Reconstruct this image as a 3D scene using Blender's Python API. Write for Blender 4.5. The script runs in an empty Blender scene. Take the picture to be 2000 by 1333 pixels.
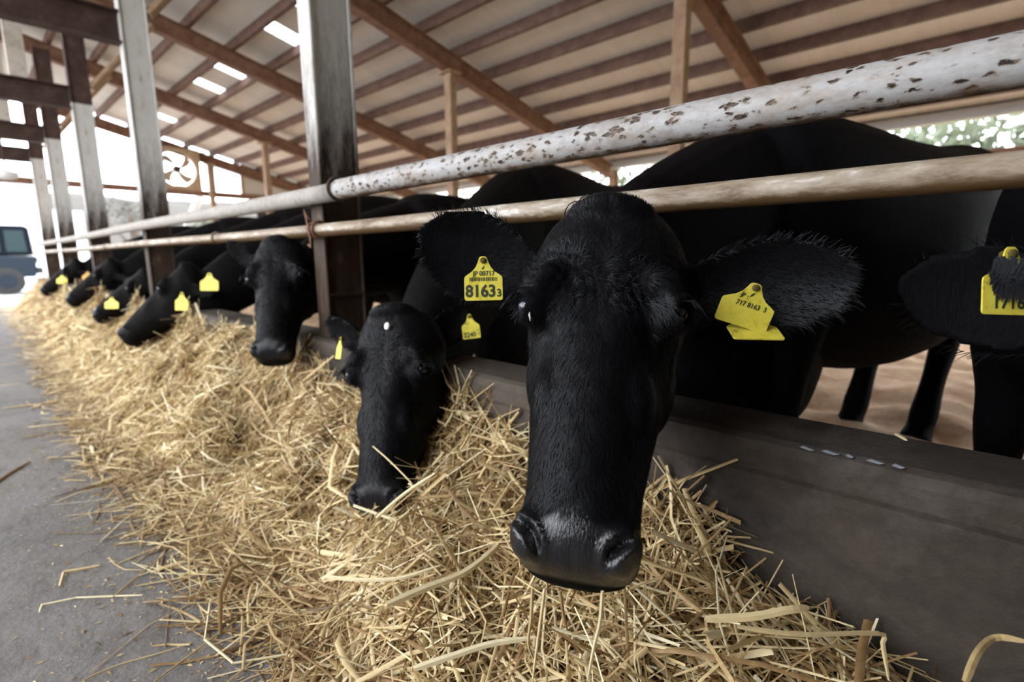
import bpy, bmesh, math
import numpy as np
from mathutils import Matrix, Vector
rng = np.random.default_rng(7)
S = bpy.context.scene
COL = S.collection

# ---------------------------------------------------------------- camera, sky, exposure
CAM_H = 0.74
_f = 1000.0
_dn = np.array([42.0, 6000.0, _f]); _dn /= np.linalg.norm(_dn)
_up = -_dn
_vl = np.array([-1085.0, 0.0, _f]); _vl[1] = -(_vl[0]*_dn[0] + _vl[2]*_dn[2])/_dn[1]; _vl /= np.linalg.norm(_vl)
_R = np.array([-_vl, np.cross(_up, -_vl), _up])          # world axes (rows) in camera coords (x right, y down, z forward)

def ray(px, py):
    return _R @ np.array([px - 1000.0, py - 666.5, _f])
def at_y(px, py, y):
    v = ray(px, py); return v*(y/v[1]) + np.array([0, 0, CAM_H])
def at_z(px, py, z=0.0):
    v = ray(px, py); return v*((z - CAM_H)/v[2]) + np.array([0, 0, CAM_H])
def at_x(px, py, x):
    v = ray(px, py); return v*(x/v[0]) + np.array([0, 0, CAM_H])

cd = bpy.data.cameras.new('camera')
cam = bpy.data.objects.new('camera', cd); COL.objects.link(cam)
cd.sensor_width = 36.0; cd.lens = 18.0; cd.clip_start = 0.02; cd.clip_end = 400
m = Matrix.Identity(4)
for i in range(3):
    m[i][0] = _R[i][0]; m[i][1] = -_R[i][1]; m[i][2] = -_R[i][2]
m[2][3] = CAM_H
cam.matrix_world = m
cd.dof.use_dof = True; cd.dof.focus_distance = 0.74; cd.dof.aperture_fstop = 3.0
S.camera = cam

w = bpy.data.worlds.new('overcast'); S.world = w; w.use_nodes = True
nt = w.node_tree; nt.nodes.clear()
wo = nt.nodes.new('ShaderNodeOutputWorld'); bg = nt.nodes.new('ShaderNodeBackground')
tc = nt.nodes.new('ShaderNodeTexCoord'); sp = nt.nodes.new('ShaderNodeSeparateXYZ')
rp = nt.nodes.new('ShaderNodeValToRGB')
rp.color_ramp.elements[0].position = 0.0; rp.color_ramp.elements[0].color = (0.86, 0.89, 0.96, 1)
rp.color_ramp.elements[1].position = 1.0; rp.color_ramp.elements[1].color = (0.93, 0.96, 1.0, 1)
nt.links.new(tc.outputs['Generated'], sp.inputs[0]); nt.links.new(sp.outputs['Z'], rp.inputs[0])
nt.links.new(rp.outputs[0], bg.inputs[0]); nt.links.new(bg.outputs[0], wo.inputs[0])
bg.inputs[1].default_value = 6.0
S.view_settings.view_transform = 'Standard'; S.view_settings.look = 'None'
S.view_settings.gamma = 1.0; S.view_settings.use_curve_mapping = False
S.view_settings.exposure = 0.4

# ---------------------------------------------------------------- materials
class NT:
    def __init__(s, name):
        s.m = bpy.data.materials.new(name); s.m.use_nodes = True; s.t = s.m.node_tree; s.t.nodes.clear()
        s.out = s.n('ShaderNodeOutputMaterial'); s.b = s.n('ShaderNodeBsdfPrincipled')
        s.l(s.b.outputs[0], s.out.inputs[0])
    def n(s, k): return s.t.nodes.new(k)
    def l(s, a, b): s.t.links.new(a, b)
    def coords(s, scale=(1, 1, 1), kind='Object', rot=(0, 0, 0)):
        c = s.n('ShaderNodeTexCoord'); mp = s.n('ShaderNodeMapping')
        mp.inputs['Scale'].default_value = scale; mp.inputs['Rotation'].default_value = rot
        s.l(c.outputs[kind], mp.inputs[0]); return mp.outputs[0]
    def noise(s, co, sc, det=4, rough=.55, dist=0):
        n = s.n('ShaderNodeTexNoise'); s.l(co, n.inputs['Vector'])
        n.inputs['Scale'].default_value = sc; n.inputs['Detail'].default_value = det
        n.inputs['Roughness'].default_value = rough; n.inputs['Distortion'].default_value = dist
        return n.outputs[0]
    def vor(s, co, sc):
        n = s.n('ShaderNodeTexVoronoi'); s.l(co, n.inputs['Vector']); n.inputs['Scale'].default_value = sc
        return n.outputs['Distance']
    def ramp(s, fac, stops, interp='LINEAR'):
        r = s.n('ShaderNodeValToRGB'); e = r.color_ramp; e.interpolation = interp
        while len(e.elements) > 1: e.elements.remove(e.elements[-1])
        for i, (p, c) in enumerate(stops):
            c = c if isinstance(c, (tuple, list)) else (c, c, c)
            el = e.elements[0] if i == 0 else e.elements.new(p)
            el.position = p; el.color = (*c, 1)
        s.l(fac, r.inputs[0]); return r.outputs[0]
    def mix(s, fac, a, b, mode='MIX'):
        x = s.n('ShaderNodeMix'); x.data_type = 'RGBA'; x.blend_type = mode
        for v, i in ((fac, 0), (a, 6), (b, 7)):
            if hasattr(v, 'is_linked') or isinstance(v, bpy.types.NodeSocket): s.l(v, x.inputs[i])
            elif i == 0: x.inputs[0].default_value = v
            else: x.inputs[i].default_value = (*v, 1)
        return x.outputs[2]
    def math(s, op, a, b=None):
        x = s.n('ShaderNodeMath'); x.operation = op
        for v, i in ((a, 0), (b, 1)):
            if v is None: continue
            if isinstance(v, bpy.types.NodeSocket): s.l(v, x.inputs[i])
            else: x.inputs[i].default_value = v
        return x.outputs[0]
    def bump(s, h, strength=.5, dist=.01):
        b = s.n('ShaderNodeBump'); b.inputs['Strength'].default_value = strength
        b.inputs['Distance'].default_value = dist; s.l(h, b.inputs['Height']); s.l(b.outputs[0], s.b.inputs['Normal'])
    def set(s, color=None, rough=None, spec=None, metal=None, **k):
        for nm, v in (('Base Color', color), ('Roughness', rough), ('Specular IOR Level', spec), ('Metallic', metal), *k.items()):
            if v is None: continue
            if isinstance(v, bpy.types.NodeSocket): s.l(v, s.b.inputs[nm])
            else: s.b.inputs[nm].default_value = (*v, 1) if isinstance(v, (tuple, list)) else v
        return s.m

def plain(name, c, r=.6, **k): return NT(name).set(c, r, **k)

def mat_concrete(name, base, dark, stain, sc=1.0, bumpk=.5):
    t = NT(name); co = t.coords()
    big = t.noise(co, 1.3*sc, 5, .6); fine = t.noise(co, 55*sc, 6, .7); mid = t.noise(co, 9*sc, 5, .65)
    c = t.mix(t.ramp(big, [(.3, 0), (.7, 1)]), base, dark)
    c = t.mix(t.ramp(mid, [(.48, 0), (.75, .7)]), c, stain)
    c = t.mix(.55, c, t.ramp(fine, [(.25, .25), (.75, .95)]), 'MULTIPLY')
    h = t.math('ADD', t.math('MULTIPLY', fine, .5), mid)
    t.bump(h, bumpk, .012)
    return t.set(c, .85, spec=.3)
M = {}
M['floor'] = mat_concrete('alley_concrete', (.27, .25, .235), (.17, .158, .148), (.11, .095, .082))
M['yard'] = mat_concrete('yard_concrete', (.5, .5, .48), (.42, .42, .40), (.36, .35, .33), .4)
def mat_curb():
    t = NT('stained_trough_concrete'); co = t.coords()
    fine = t.noise(co, 60, 6, .7); mid = t.noise(co, 5, 6, .65); big = t.noise(t.coords((.6, 1, 1.3)), 2.2, 5, .6, .4)
    c = t.mix(t.ramp(big, [(.35, 0), (.62, 1)]), (.10, .08, .062), (.028, .021, .016))
    c = t.mix(t.ramp(mid, [(.52, 0), (.72, .8)]), c, (.15, .13, .115))
    c = t.mix(.5, c, t.ramp(fine, [(.25, .3), (.75, .95)]), 'MULTIPLY')
    t.bump(t.math('ADD', t.math('MULTIPLY', fine, .6), mid), .5, .012)
    return t.set(c, .8, spec=.3)
M['curb'] = mat_curb()
def mat_flake():
    t = NT('flaking_white_paint'); co = t.coords((.55, 1, 1))
    n = t.noise(co, 46, 6, .75); n3 = t.noise(co, 130, 3, .7); big = t.noise(co, 6, 3)
    wv = t.n('ShaderNodeTexNoise'); t.l(co, wv.inputs['Vector']); wv.inputs['Scale'].default_value = 55; wv.inputs['Detail'].default_value = 3
    ad = t.n('ShaderNodeVectorMath'); ad.operation = 'MULTIPLY_ADD'; t.l(wv.outputs['Color'], ad.inputs[0]); ad.inputs[1].default_value = (.012, .012, .012); t.l(co, ad.inputs[2])
    v = t.vor(ad.outputs[0], 80); v2 = t.vor(ad.outputs[0], 190)
    thr = t.math('ADD', t.math('ADD', t.math('MULTIPLY', v, .8), t.math('MULTIPLY', n, 1.1)), t.math('ADD', t.math('MULTIPLY', v2, .30), t.math('MULTIPLY', big, .5)))
    c = t.ramp(t.math('MULTIPLY', thr, .6), [(.635, (.018, .010, .007)), (.66, (.07, .04, .024)), (.688, (.24, .19, .15)), (.735, (.39, .375, .36)), (.88, (.44, .43, .425))])
    c = t.mix(t.ramp(t.noise(co, 17, 5, .75), [(.5, 0), (.68, .65)]), c, (.25, .19, .145))
    c = t.mix(.3, c, t.ramp(n3, [(.3, .45), (.65, 1.)]), 'MULTIPLY')
    zz = t.n('ShaderNodeSeparateXYZ'); t.l(t.coords(), zz.inputs[0])
    und = t.math('ADD', zz.outputs[2], t.math('MULTIPLY', t.math('SUBTRACT', n, .5), .03))
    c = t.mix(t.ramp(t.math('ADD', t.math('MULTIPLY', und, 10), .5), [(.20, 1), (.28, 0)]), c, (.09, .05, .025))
    c = t.mix(t.ramp(t.noise(co, 22, 4, .7), [(.52, 0), (.7, .5)]), c, (.33, .25, .18))
    t.bump(t.ramp(t.math('MULTIPLY', thr, .6), [(.61, 0), (.72, 1)]), .6, .004)
    return t.set(c, .55, spec=.4)
M['flake'] = mat_flake()
def mat_tan():
    t = NT('worn_tan_rail'); co = t.coords((.3, 1, 1))
    n = t.noise(co, 26, 6, .7, .3); n2 = t.noise(co, 70, 4, .7)
    c = t.ramp(n, [(.34, (.16, .10, .055)), (.47, (.32, .25, .175)), (.58, (.42, .35, .27)), (.66, (.70, .66, .6))])
    c = t.mix(.4, c, t.ramp(n2, [(.3, .4), (.7, .95)]), 'MULTIPLY')
    zz = t.n('ShaderNodeSeparateXYZ'); t.l(t.coords(), zz.inputs[0])
    und = t.math('ADD', zz.outputs[2], t.math('MULTIPLY', t.math('SUBTRACT', n2, .5), .02))
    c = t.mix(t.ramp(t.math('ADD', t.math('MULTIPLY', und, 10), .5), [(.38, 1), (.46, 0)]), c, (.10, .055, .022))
    t.bump(n2, .4, .003); return t.set(c, .5, spec=.4)
M['tan'] = mat_tan()
def mat_post():
    t = NT('weathered_post_paint'); co = t.coords((1, 1, .35)); ob = t.coords()
    n = t.noise(co, 22, 7, .72, .0); n2 = t.noise(co, 45, 4, .7)
    s = t.n('ShaderNodeSeparateXYZ'); t.l(ob, s.inputs[0])
    z = t.math('ADD', s.outputs[2], t.math('MULTIPLY', t.noise(t.coords((1, 1, .25)), 11, 5, .7), 1.1))
    low = t.ramp(t.math('DIVIDE', z, 4.0), [(.40, 1), (.50, .0)])
    c = t.ramp(n, [(.28, (.20, .13, .08)), (.36, (.50, .46, .41)), (.45, (.55, .53, .49)), (.58, (.60, .58, .55)), (.7, (.44, .42, .38))])
    c = t.mix(low, c, t.ramp(n, [(.3, (.018, .012, .009)), (.6, (.055, .032, .018)), (.8, (.2, .15, .1))]))
    t.bump(n2, .4, .004); return t.set(c, .7, spec=.3)
M['post'] = mat_post()
def mat_rust(name, a, b, c3, rough=.75):
    t = NT(name); co = t.coords(); n = t.noise(co, 9, 6, .7)
    c = t.ramp(n, [(.3, a), (.5, b), (.72, c3)]); t.bump(t.noise(co, 60, 4), .3, .003)
    return t.set(c, rough, spec=.25)
M['rafter'] = mat_rust('rafter_primer', (.13, .062, .038), (.21, .105, .066), (.28, .155, .10))
M['darkbeam'] = mat_rust('dark_tie_beam', (.035, .02, .016), (.06, .034, .027), (.10, .06, .045))
M['purlin'] = mat_rust('purlin_brown', (.09, .05, .04), (.14, .078, .058), (.21, .125, .09))
M['strut'] = mat_rust('strut_tan', (.22, .13, .08), (.33, .21, .13), (.42, .29, .19))
M['palestrut'] = mat_rust('pale_strut', (.30, .24, .19), (.46, .40, .34), (.56, .51, .46))
M['rustwire'] = mat_rust('rust_wire', (.10, .045, .025), (.19, .10, .06), (.32, .2, .13))
def mat_roof():
    t = NT('roof_underside'); co = t.coords((1.0, .25, 1))
    n = t.noise(co, 2.2, 5, .6); n2 = t.noise(t.coords((6, .3, 1)), 3, 3)
    c = t.mix(t.ramp(n, [(.35, 0), (.7, 1)]), (.74, .70, .65), (.64, .60, .55))
    c = t.mix(t.ramp(n2, [(.5, 0), (.8, .35)]), c, (.5, .45, .39))
    t.bump(t.noise(t.coords((1, .02, 1)), 14, 1), .15, .01)
    return t.set(c, .8, spec=.2)
M['roof'] = mat_roof()
M['beige'] = plain('end_wall_beige', (.50, .46, .41), .8)
M['darkwood'] = mat_rust('dark_boards', (.05, .035, .025), (.09, .065, .048), (.13, .1, .075))
M['white'] = plain('white_render', (.8, .8, .8), .6)
M['eave'] = plain('pale_eave_steel', (.52, .48, .43), .6)
M['fan'] = mat_rust('fan_tan_paint', (.30, .20, .12), (.42, .30, .19), (.5, .38, .26))
M['tagy'] = None
def mat_tag():
    t = NT('yellow_tag_plastic'); co = t.coords(); n = t.noise(co, 55, 5, .7)
    c = t.ramp(n, [(.33, (.36, .30, .04)), (.43, (.76, .64, .07)), (.6, (.83, .72, .10))])
    return t.set(c, .45, spec=.4)
M['tagy'] = mat_tag()
M['tago'] = plain('grimy_orange_tag', (.50, .27, .02), .5)
M['fleck'] = plain('pale_bluish_fleck', (.17, .19, .22), .5)
M['ink'] = plain('tag_ink', (.03, .045, .02), .6)
M['smear'] = plain('tag_dirt', (.10, .075, .015), .9)
def mat_skylight():
    t = NT('translucent_sheet'); tr = t.n('ShaderNodeBsdfTranslucent'); tr.inputs[0].default_value = (.9, .93, .95, 1)
    t.l(tr.outputs[0], t.out.inputs[0]); return t.m
M['sky'] = mat_skylight()

def mat_coat(name, base, streak, freq=(60, 60, 9), bumpk=.6, nose=.75):
    t = NT(name); co = t.coords(freq); n = t.noise(co, 5, 5, .65, .2); big = t.noise(t.coords((1, 1, 1)), 9, 3)
    c = t.mix(t.ramp(n, [(.42, 0), (.7, 1)]), base, streak)
    t.bump(t.math('ADD', n, t.math('MULTIPLY', big, .4)), bumpk, .004); t.set(c, .65, spec=.05)
    # bare wet nose leather where the body says so
    p = t.n('ShaderNodeBsdfPrincipled'); p.inputs['Base Color'].default_value = (.010, .0095, .011, 1); p.inputs['Specular IOR Level'].default_value = nose
    nn = t.noise(t.coords((260, 260, 38)), 1.5, 3, .6); t.l(t.ramp(nn, [(.35, .11), (.65, .30)]), p.inputs['Roughness'])
    bp = t.n('ShaderNodeBump'); bp.inputs['Strength'].default_value = .5; bp.inputs['Distance'].default_value = .0025; t.l(nn, bp.inputs['Height']); t.l(bp.outputs[0], p.inputs['Normal'])
    at = t.n('ShaderNodeAttribute'); at.attribute_name = 'nose'; mx = t.n('ShaderNodeMixShader'); t.l(at.outputs['Fac'], mx.inputs[0])
    t.l(t.b.outputs[0], mx.inputs[1]); t.l(p.outputs[0], mx.inputs[2]); t.l(mx.outputs[0], t.out.inputs[0]); return t.m
M['coat'] = mat_coat('black_cattle_coat', (.003, .003, .0038), (.006, .006, .0075))
M['coat2'] = mat_coat('dark_brown_black_coat', (.0035, .003, .003), (.008, .0065, .0062), nose=.22)
M['hair'] = plain('black_hair', (.0045, .0048, .0065), .48, spec=.17)
M['eye'] = plain('eye_gloss', (.006, .008, .02), .05, spec=.8)
M['tear'] = plain('pale_tear_skin', (.5, .46, .42), .25)
M['spot'] = plain('white_hair_spot', (.75, .73, .72), .6)
M['skin'] = plain('ear_inner_skin', (.02, .016, .018), .45)

def mat_straw():
    t = NT('dry_straw'); a = t.n('ShaderNodeAttribute'); a.attribute_name = 'tone'
    n = t.noise(t.coords((1, 1, 1)), 90, 3, .6)
    f = t.math('ADD', a.outputs['Fac'], t.math('MULTIPLY', t.math('SUBTRACT', n, .5), .35))
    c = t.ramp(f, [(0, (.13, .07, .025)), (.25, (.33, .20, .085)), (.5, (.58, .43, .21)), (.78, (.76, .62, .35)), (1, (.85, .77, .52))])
    t.set(c, .5, spec=.35)
    tr = t.n('ShaderNodeBsdfTranslucent'); t.l(c, tr.inputs[0])
    mx = t.n('ShaderNodeMixShader'); mx.inputs[0].default_value = .18
    t.l(t.b.outputs[0], mx.inputs[1]); t.l(tr.outputs[0], mx.inputs[2]); t.l(mx.outputs[0], t.out.inputs[0])
    return t.m
M['straw'] = mat_straw()
M['strawbase'] = mat_rust('shaded_matted_straw', (.03, .015, .006), (.07, .038, .014), (.16, .095, .04), .9)  # underlayer coloured dark to paint the shaded gaps between straws
def mat_bed():
    t = NT('sawdust_bedding'); co = t.coords(); n = t.noise(co, 7, 6, .65); f = t.noise(co, 90, 4, .7)
    c = t.ramp(n, [(.35, (.58, .34, .18)), (.6, (.88, .64, .42))]); c = t.mix(.4, c, t.ramp(f, [(.3, .5), (.7, 1.)]), 'MULTIPLY')
    t.bump(f, .4, .01); return t.set(c, .9)
M['bed'] = mat_bed()
def mat_leaf(name, a, b):
    t = NT(name); at = t.n('ShaderNodeAttribute'); at.attribute_name = 'tone'
    c = t.ramp(at.outputs['Fac'], [(0, a), (1, b)]); t.set(c, .6)
    tr = t.n('ShaderNodeBsdfTranslucent'); t.l(c, tr.inputs[0]); mx = t.n('ShaderNodeMixShader'); mx.inputs[0].default_value = .4
    t.l(t.b.outputs[0], mx.inputs[1]); t.l(tr.outputs[0], mx.inputs[2]); t.l(mx.outputs[0], t.out.inputs[0]); return t.m
M['leaf1'] = mat_leaf('pale_green_leaf', (.07, .085, .05), (.19, .215, .14))
M['leaf2'] = mat_leaf('dark_green_leaf', (.035, .07, .03), (.13, .19, .09))
M['twig'] = mat_leaf('grey_brown_twigs', (.05, .045, .038), (.13, .12, .10))
M['bark'] = mat_rust('bark', (.06, .045, .035), (.11, .085, .065), (.18, .15, .12), .9)
M['grass'] = mat_rust('grass_ground', (.10, .13, .05), (.19, .22, .09), (.3, .3, .15), .95)
M['hill'] = mat_rust('winter_hill', (.045, .042, .036), (.065, .06, .052), (.085, .08, .07), .95)
M['carpaint'] = plain('dark_car_paint', (.005, .007, .012), .5, spec=.08)
M['carlow'] = plain('silver_car_paint', (.018, .024, .034), .5, spec=.1)
M['glass'] = plain('dark_glass', (.03, .045, .05), .1, spec=.4)
M['tyre'] = plain('tyre', (.015, .015, .015), .8)
M['greyroof'] = mat_rust('grey_roof_tiles', (.2, .2, .21), (.27, .27, .28), (.33, .33, .34))

# ---------------------------------------------------------------- mesh helpers
class MB:
    def __init__(s): s.v = []; s.f = []; s.n = 0; s.mi = []
    def add(s, v, f, mi=0):
        v = np.asarray(v, float); s.v.append(v)
        s.f += [tuple(int(i) + s.n for i in q) for q in f]; s.mi += [mi]*len(f); s.n += len(v); return s
    def box(s, lo, hi, M4=None):
        lo = np.array(lo, float); hi = np.array(hi, float)
        v = np.array([[(lo, hi)[i][0], (lo, hi)[j][1], (lo, hi)[k][2]] for i in (0, 1) for j in (0, 1) for k in (0, 1)])
        if M4 is not None: v = v @ np.array(M4)[:3, :3].T + np.array(M4)[:3, 3]
        return s.add(v, [(0, 1, 3, 2), (4, 6, 7, 5), (0, 4, 5, 1), (2, 3, 7, 6), (0, 2, 6, 4), (1, 5, 7, 3)])
    def tube(s, pts, r, n=12, cap=True, wob=0):
        pts = np.array(pts, float); r = np.broadcast_to(np.asarray(r, float), (len(pts),))
        t = np.gradient(pts, axis=0); t /= np.linalg.norm(t, axis=1)[:, None]
        ref = np.array([0, 0, 1.]) if abs(t[0][2]) < .9 else np.array([1., 0, 0])
        u = np.cross(ref, t[0]); u /= np.linalg.norm(u); rings = []
        for i in range(len(pts)):
            u = u - t[i]*(u @ t[i]); u /= np.linalg.norm(u); w_ = np.cross(t[i], u)
            a = np.arange(n)*2*np.pi/n
            rings.append(pts[i] + r[i]*(np.cos(a)[:, None]*u + np.sin(a)[:, None]*w_))
        return s.rings(rings, cap)
    def rings(s, rings, cap=True):
        n = len(rings[0]); k = len(rings); v = np.concatenate(rings); f = []
        for i in range(k-1):
            for j in range(n):
                j2 = (j+1) % n; f.append((i*n+j, i*n+j2, (i+1)*n+j2, (i+1)*n+j))
        if cap: f.append(tuple(range(n))[::-1]); f.append(tuple((k-1)*n + j for j in range(n)))
        return s.add(v, f)
    def sphere(s, c, r, nu=16, nv=10, M3=None):
        th = np.linspace(0, np.pi, nv+1)[1:-1]; ph = np.arange(nu)*2*np.pi/nu
        v = np.array([[np.sin(a)*np.cos(b), np.sin(a)*np.sin(b), np.cos(a)] for a in th for b in ph] + [[0, 0, 1], [0, 0, -1]])
        v = v*np.asarray(r, float)
        if M3 is not None: v = v @ np.asarray(M3).T
        v = v + np.asarray(c, float); f = []
        for i in range(nv-2):
            for j in range(nu):
                j2 = (j+1) % nu; f.append((i*nu+j, (i+1)*nu+j, (i+1)*nu+j2, i*nu+j2))
        T = (nv-1)*nu
        for j in range(nu):
            j2 = (j+1) % nu; f.append((T, j, j2)); f.append((T+1, (nv-2)*nu+j2, (nv-2)*nu+j))
        return s.add(v, f)
    def verts(s): return np.concatenate(s.v)
    def mesh(s, name, origin=(0, 0, 0)):
        me = bpy.data.meshes.new(name); me.from_pydata((s.verts() - np.array(origin)).tolist(), [], s.f); me.update(); return me
    def build(s, name, mat, parent=None, origin=(0, 0, 0), smooth=False, loc=None):
        me = s.mesh(name, origin); return link(name, me, mat, parent, loc if loc is not None else (origin if parent is None else (0, 0, 0)), smooth)

def link(name, me, mat, parent=None, loc=(0, 0, 0), smooth=False):
    if mat is not None:
        for k in (mat if isinstance(mat, (list, tuple)) else [mat]): me.materials.append(k)
    if smooth: me.polygons.foreach_set('use_smooth', [True]*len(me.polygons))
    o = bpy.data.objects.new(name, me); COL.objects.link(o); o.location = Vector([float(q) for q in loc])
    if parent is not None: o.parent = parent
    return o
def bevel(o, wd=.004, seg=2):
    b = o.modifiers.new('bevel', 'BEVEL'); b.width = wd; b.segments = seg; b.limit_method = 'ANGLE'; return o
def empty(name, loc=(0, 0, 0)):
    o = bpy.data.objects.new(name, None); COL.objects.link(o); o.location = Vector([float(q) for q in loc]); o.empty_display_size = .1; return o
def tag(o, label, cat, group=None, kind=None):
    o['label'] = label
    if cat: o['category'] = cat
    if group: o['group'] = group
    if kind: o['kind'] = kind
    return o
def struct(o, label=None):
    o['kind'] = 'structure'
    if label: o['label'] = label
    return o
def fast_mesh(name, V, F, tone=None):
    """V (n,3), F (m,k) with constant k; tone per vertex"""
    me = bpy.data.meshes.new(name); k = F.shape[1]
    me.vertices.add(len(V)); me.vertices.foreach_set('co', V.astype(np.float32).ravel())
    me.loops.add(F.size); me.loops.foreach_set('vertex_index', F.astype(np.int32).ravel())
    me.polygons.add(len(F)); me.polygons.foreach_set('loop_start', (np.arange(len(F))*k).astype(np.int32))
    if tone is not None:
        a = me.attributes.new('tone', 'FLOAT', 'POINT'); a.data.foreach_set('value', tone.astype(np.float32))
    me.update(calc_edges=True); return me
def vnoise(x, y, seed=0):
    r = np.random.default_rng(seed); o = 0
    for k in range(9):
        fx, fy = r.normal(size=2)*(1.2 + k*.55); o = o + np.sin(x*fx + y*fy + r.random()*6.28)/(1 + k*.28)
    return o/3.0

# ---------------------------------------------------------------- setting: floor, ceiling, walls
RA, RB = 2.9 + CAM_H, 0.24            # roof plane z = RA - RB*y
def roof_z(y): return RA - RB*np.asarray(y)
X0, X1, Y0, Y1 = -11.45, 5.0, -2.4, 6.75
fl = MB()
fl.box((-11.6, -6, -.12), (6, .88, 0)); floor = struct(fl.build('floor', M['floor']), 'grey worn concrete feed alley floor')
# pen bedding: lumpy sawdust
gx = np.linspace(-11.3, 4.5, 150); gy = np.linspace(.99, 6.7, 110)
GX, GY = np.meshgrid(gx, gy, indexing='ij')
GZ = .02 + .035*vnoise(GX*3.2, GY*3.2, 3) + .03*vnoise(GX*7, GY*9, 5)
GZ = np.clip(GZ, -.08, .14)
idx = np.arange(150*110).reshape(150, 110)
F = np.stack([idx[:-1, :-1], idx[1:, :-1], idx[1:, 1:], idx[:-1, 1:]], -1).reshape(-1, 4)
bed = link('bedding', fast_mesh('bedding', np.stack([GX, GY, GZ], -1).reshape(-1, 3), F), M['bed'], floor, (0, 0, 0), True)
bed['kind'] = 'stuff'; bed['label'] = 'lumpy orange brown sawdust bedding'
g = MB(); g.box((-90, -60, -.3), (60, 60, -.13)); struct(g.build('trim_1', M['yard']), 'pale open yard ground around the barn')
g = MB(); g.box((-60, 8.2, -.13), (40, 40, -.05)); struct(g.build('trim_2', M['grass']), 'grassy ground behind the barn')

# purlins and roof sheet
PY = [4.05 + .425*k for k in range(-15, 7)]
ybreak = [Y0] + [p for p in PY if Y0 < p < Y1] + [Y1]
SKY = [(-4.9, 2.35), (-5.62, 2.35), (-7.14, 2.35), (-7.96, 2.35), (-9.45, 2.35), (-10.2, 2.35)]
xbreak = sorted({X0, X1} | {round(a + d, 4) for a, _ in SKY for d in (-.125, .125)})
MBR = MB()
sheet_t = .025
for i in range(len(xbreak)-1):
    for j in range(len(ybreak)-1):
        xm = (xbreak[i]+xbreak[i+1])/2
        if xbreak[i+1]-xbreak[i] < .26 and abs(ybreak[j]-2.35) < .02: continue
        x0, x1, y0, y1 = xbreak[i], xbreak[i+1], ybreak[j], ybreak[j+1]
        v = [(x, y, float(roof_z(y)) + dz) for dz in (0, sheet_t) for x, y in ((x0, y0), (x1, y0), (x1, y1), (x0, y1))]
        MBR.add(v, [(3, 2, 1, 0), (4, 5, 6, 7), (0, 1, 5, 4), (1, 2, 6, 5), (2, 3, 7, 6), (3, 0, 4, 7)])
ceil = struct(MBR.build('ceiling', M['roof']), 'sloping pale sheet roof on brown purlins')
for a, y in SKY:
    b = MB(); y0, y1 = 2.35, 2.775
    b.add([(x, yy, float(roof_z(yy)) + dz) for dz in (.004, .008) for x, yy in ((a-.125, y0), (a+.125, y0), (a+.125, y1), (a-.125, y1))],
          [(3, 2, 1, 0), (4, 5, 6, 7), (0, 1, 5, 4), (1, 2, 6, 5), (2, 3, 7, 6), (3, 0, 4, 7)])
    o = b.build('skylight_panel', M['sky'], ceil)
for p in PY:
    if not (Y0 < p < Y1): continue
    z = float(roof_z(p)); b = MB()
    # C-section purlin: web, two lips
    b.box((X0+.05, p-.022, z-.098), (X1-.1, p-.016, z-.001)); b.box((X0+.05, p-.016, z-.098), (X1-.1, p+.022, z-.093))
    b.box((X0+.05, p-.016, z-.007), (X1-.1, p+.022, z-.002)); b.box((X0+.05, p+.017, z-.093), (X1-.1, p+.022, z-.08))
    b.build('purlin', M['purlin'], ceil)
RAFT = [.62, -1.72, -4.12, -6.38, -8.62, -11.3]
def hbeam(b, p, q, wd, dp, tf=.009, tw=.007, updir=(0, 0, 1)):
    p, q = np.array(p, float), np.array(q, float); t = q-p; L = np.linalg.norm(t); t /= L
    u = np.array(updir, float); u -= t*(u@t); u /= np.linalg.norm(u); s_ = np.cross(t, u)
    M4 = np.eye(4); M4[:3, 0] = t; M4[:3, 1] = s_; M4[:3, 2] = u; M4[:3, 3] = p
    b.box((0, -wd/2, dp/2-tf), (L, wd/2, dp/2), M4); b.box((0, -wd/2, -dp/2), (L, wd/2, -dp/2+tf), M4)
    b.box((0, -tw/2, -dp/2+tf), (L, tw/2, dp/2-tf), M4); return b
for x in RAFT:
    b = MB(); off = .1 + .085
    hbeam(b, (x, Y0+.05, float(roof_z(Y0+.05))-off), (x, 6.46, float(roof_z(6.46))-off), .10, .17)
    b.build('rafter', M['rafter'], ceil)
for x in RAFT[1:-1] + [RAFT[-1]+.06]:
    b = MB(); zt = float(roof_z(3.54)) - .27
    b.box((x-.045, 3.54-.04, 0), (x+.045, 3.54+.04, zt)); b.box((x-.09, 3.46, zt-.012), (x+.09, 3.62, zt+.0)); b.box((x-.09, 3.46, 0), (x+.09, 3.62, .09))
    o = b.build('roof_prop', M['strut'], None, (x, 3.54, 0))
    tag(o, {-1.72: 'tan steel roof prop rising behind the upper rail, nearest of the props inside the pen', -4.12: 'tan steel roof prop inside the pen just right of the nearest grey post',
            -6.38: 'tan roof prop inside the pen hidden mostly behind the nearest grey post', -8.62: 'slim tan roof prop left of the nearest post, before the end wall'}.get(x, 'far tan roof prop standing against the end wall beside the white sheet'), 'post')
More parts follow.
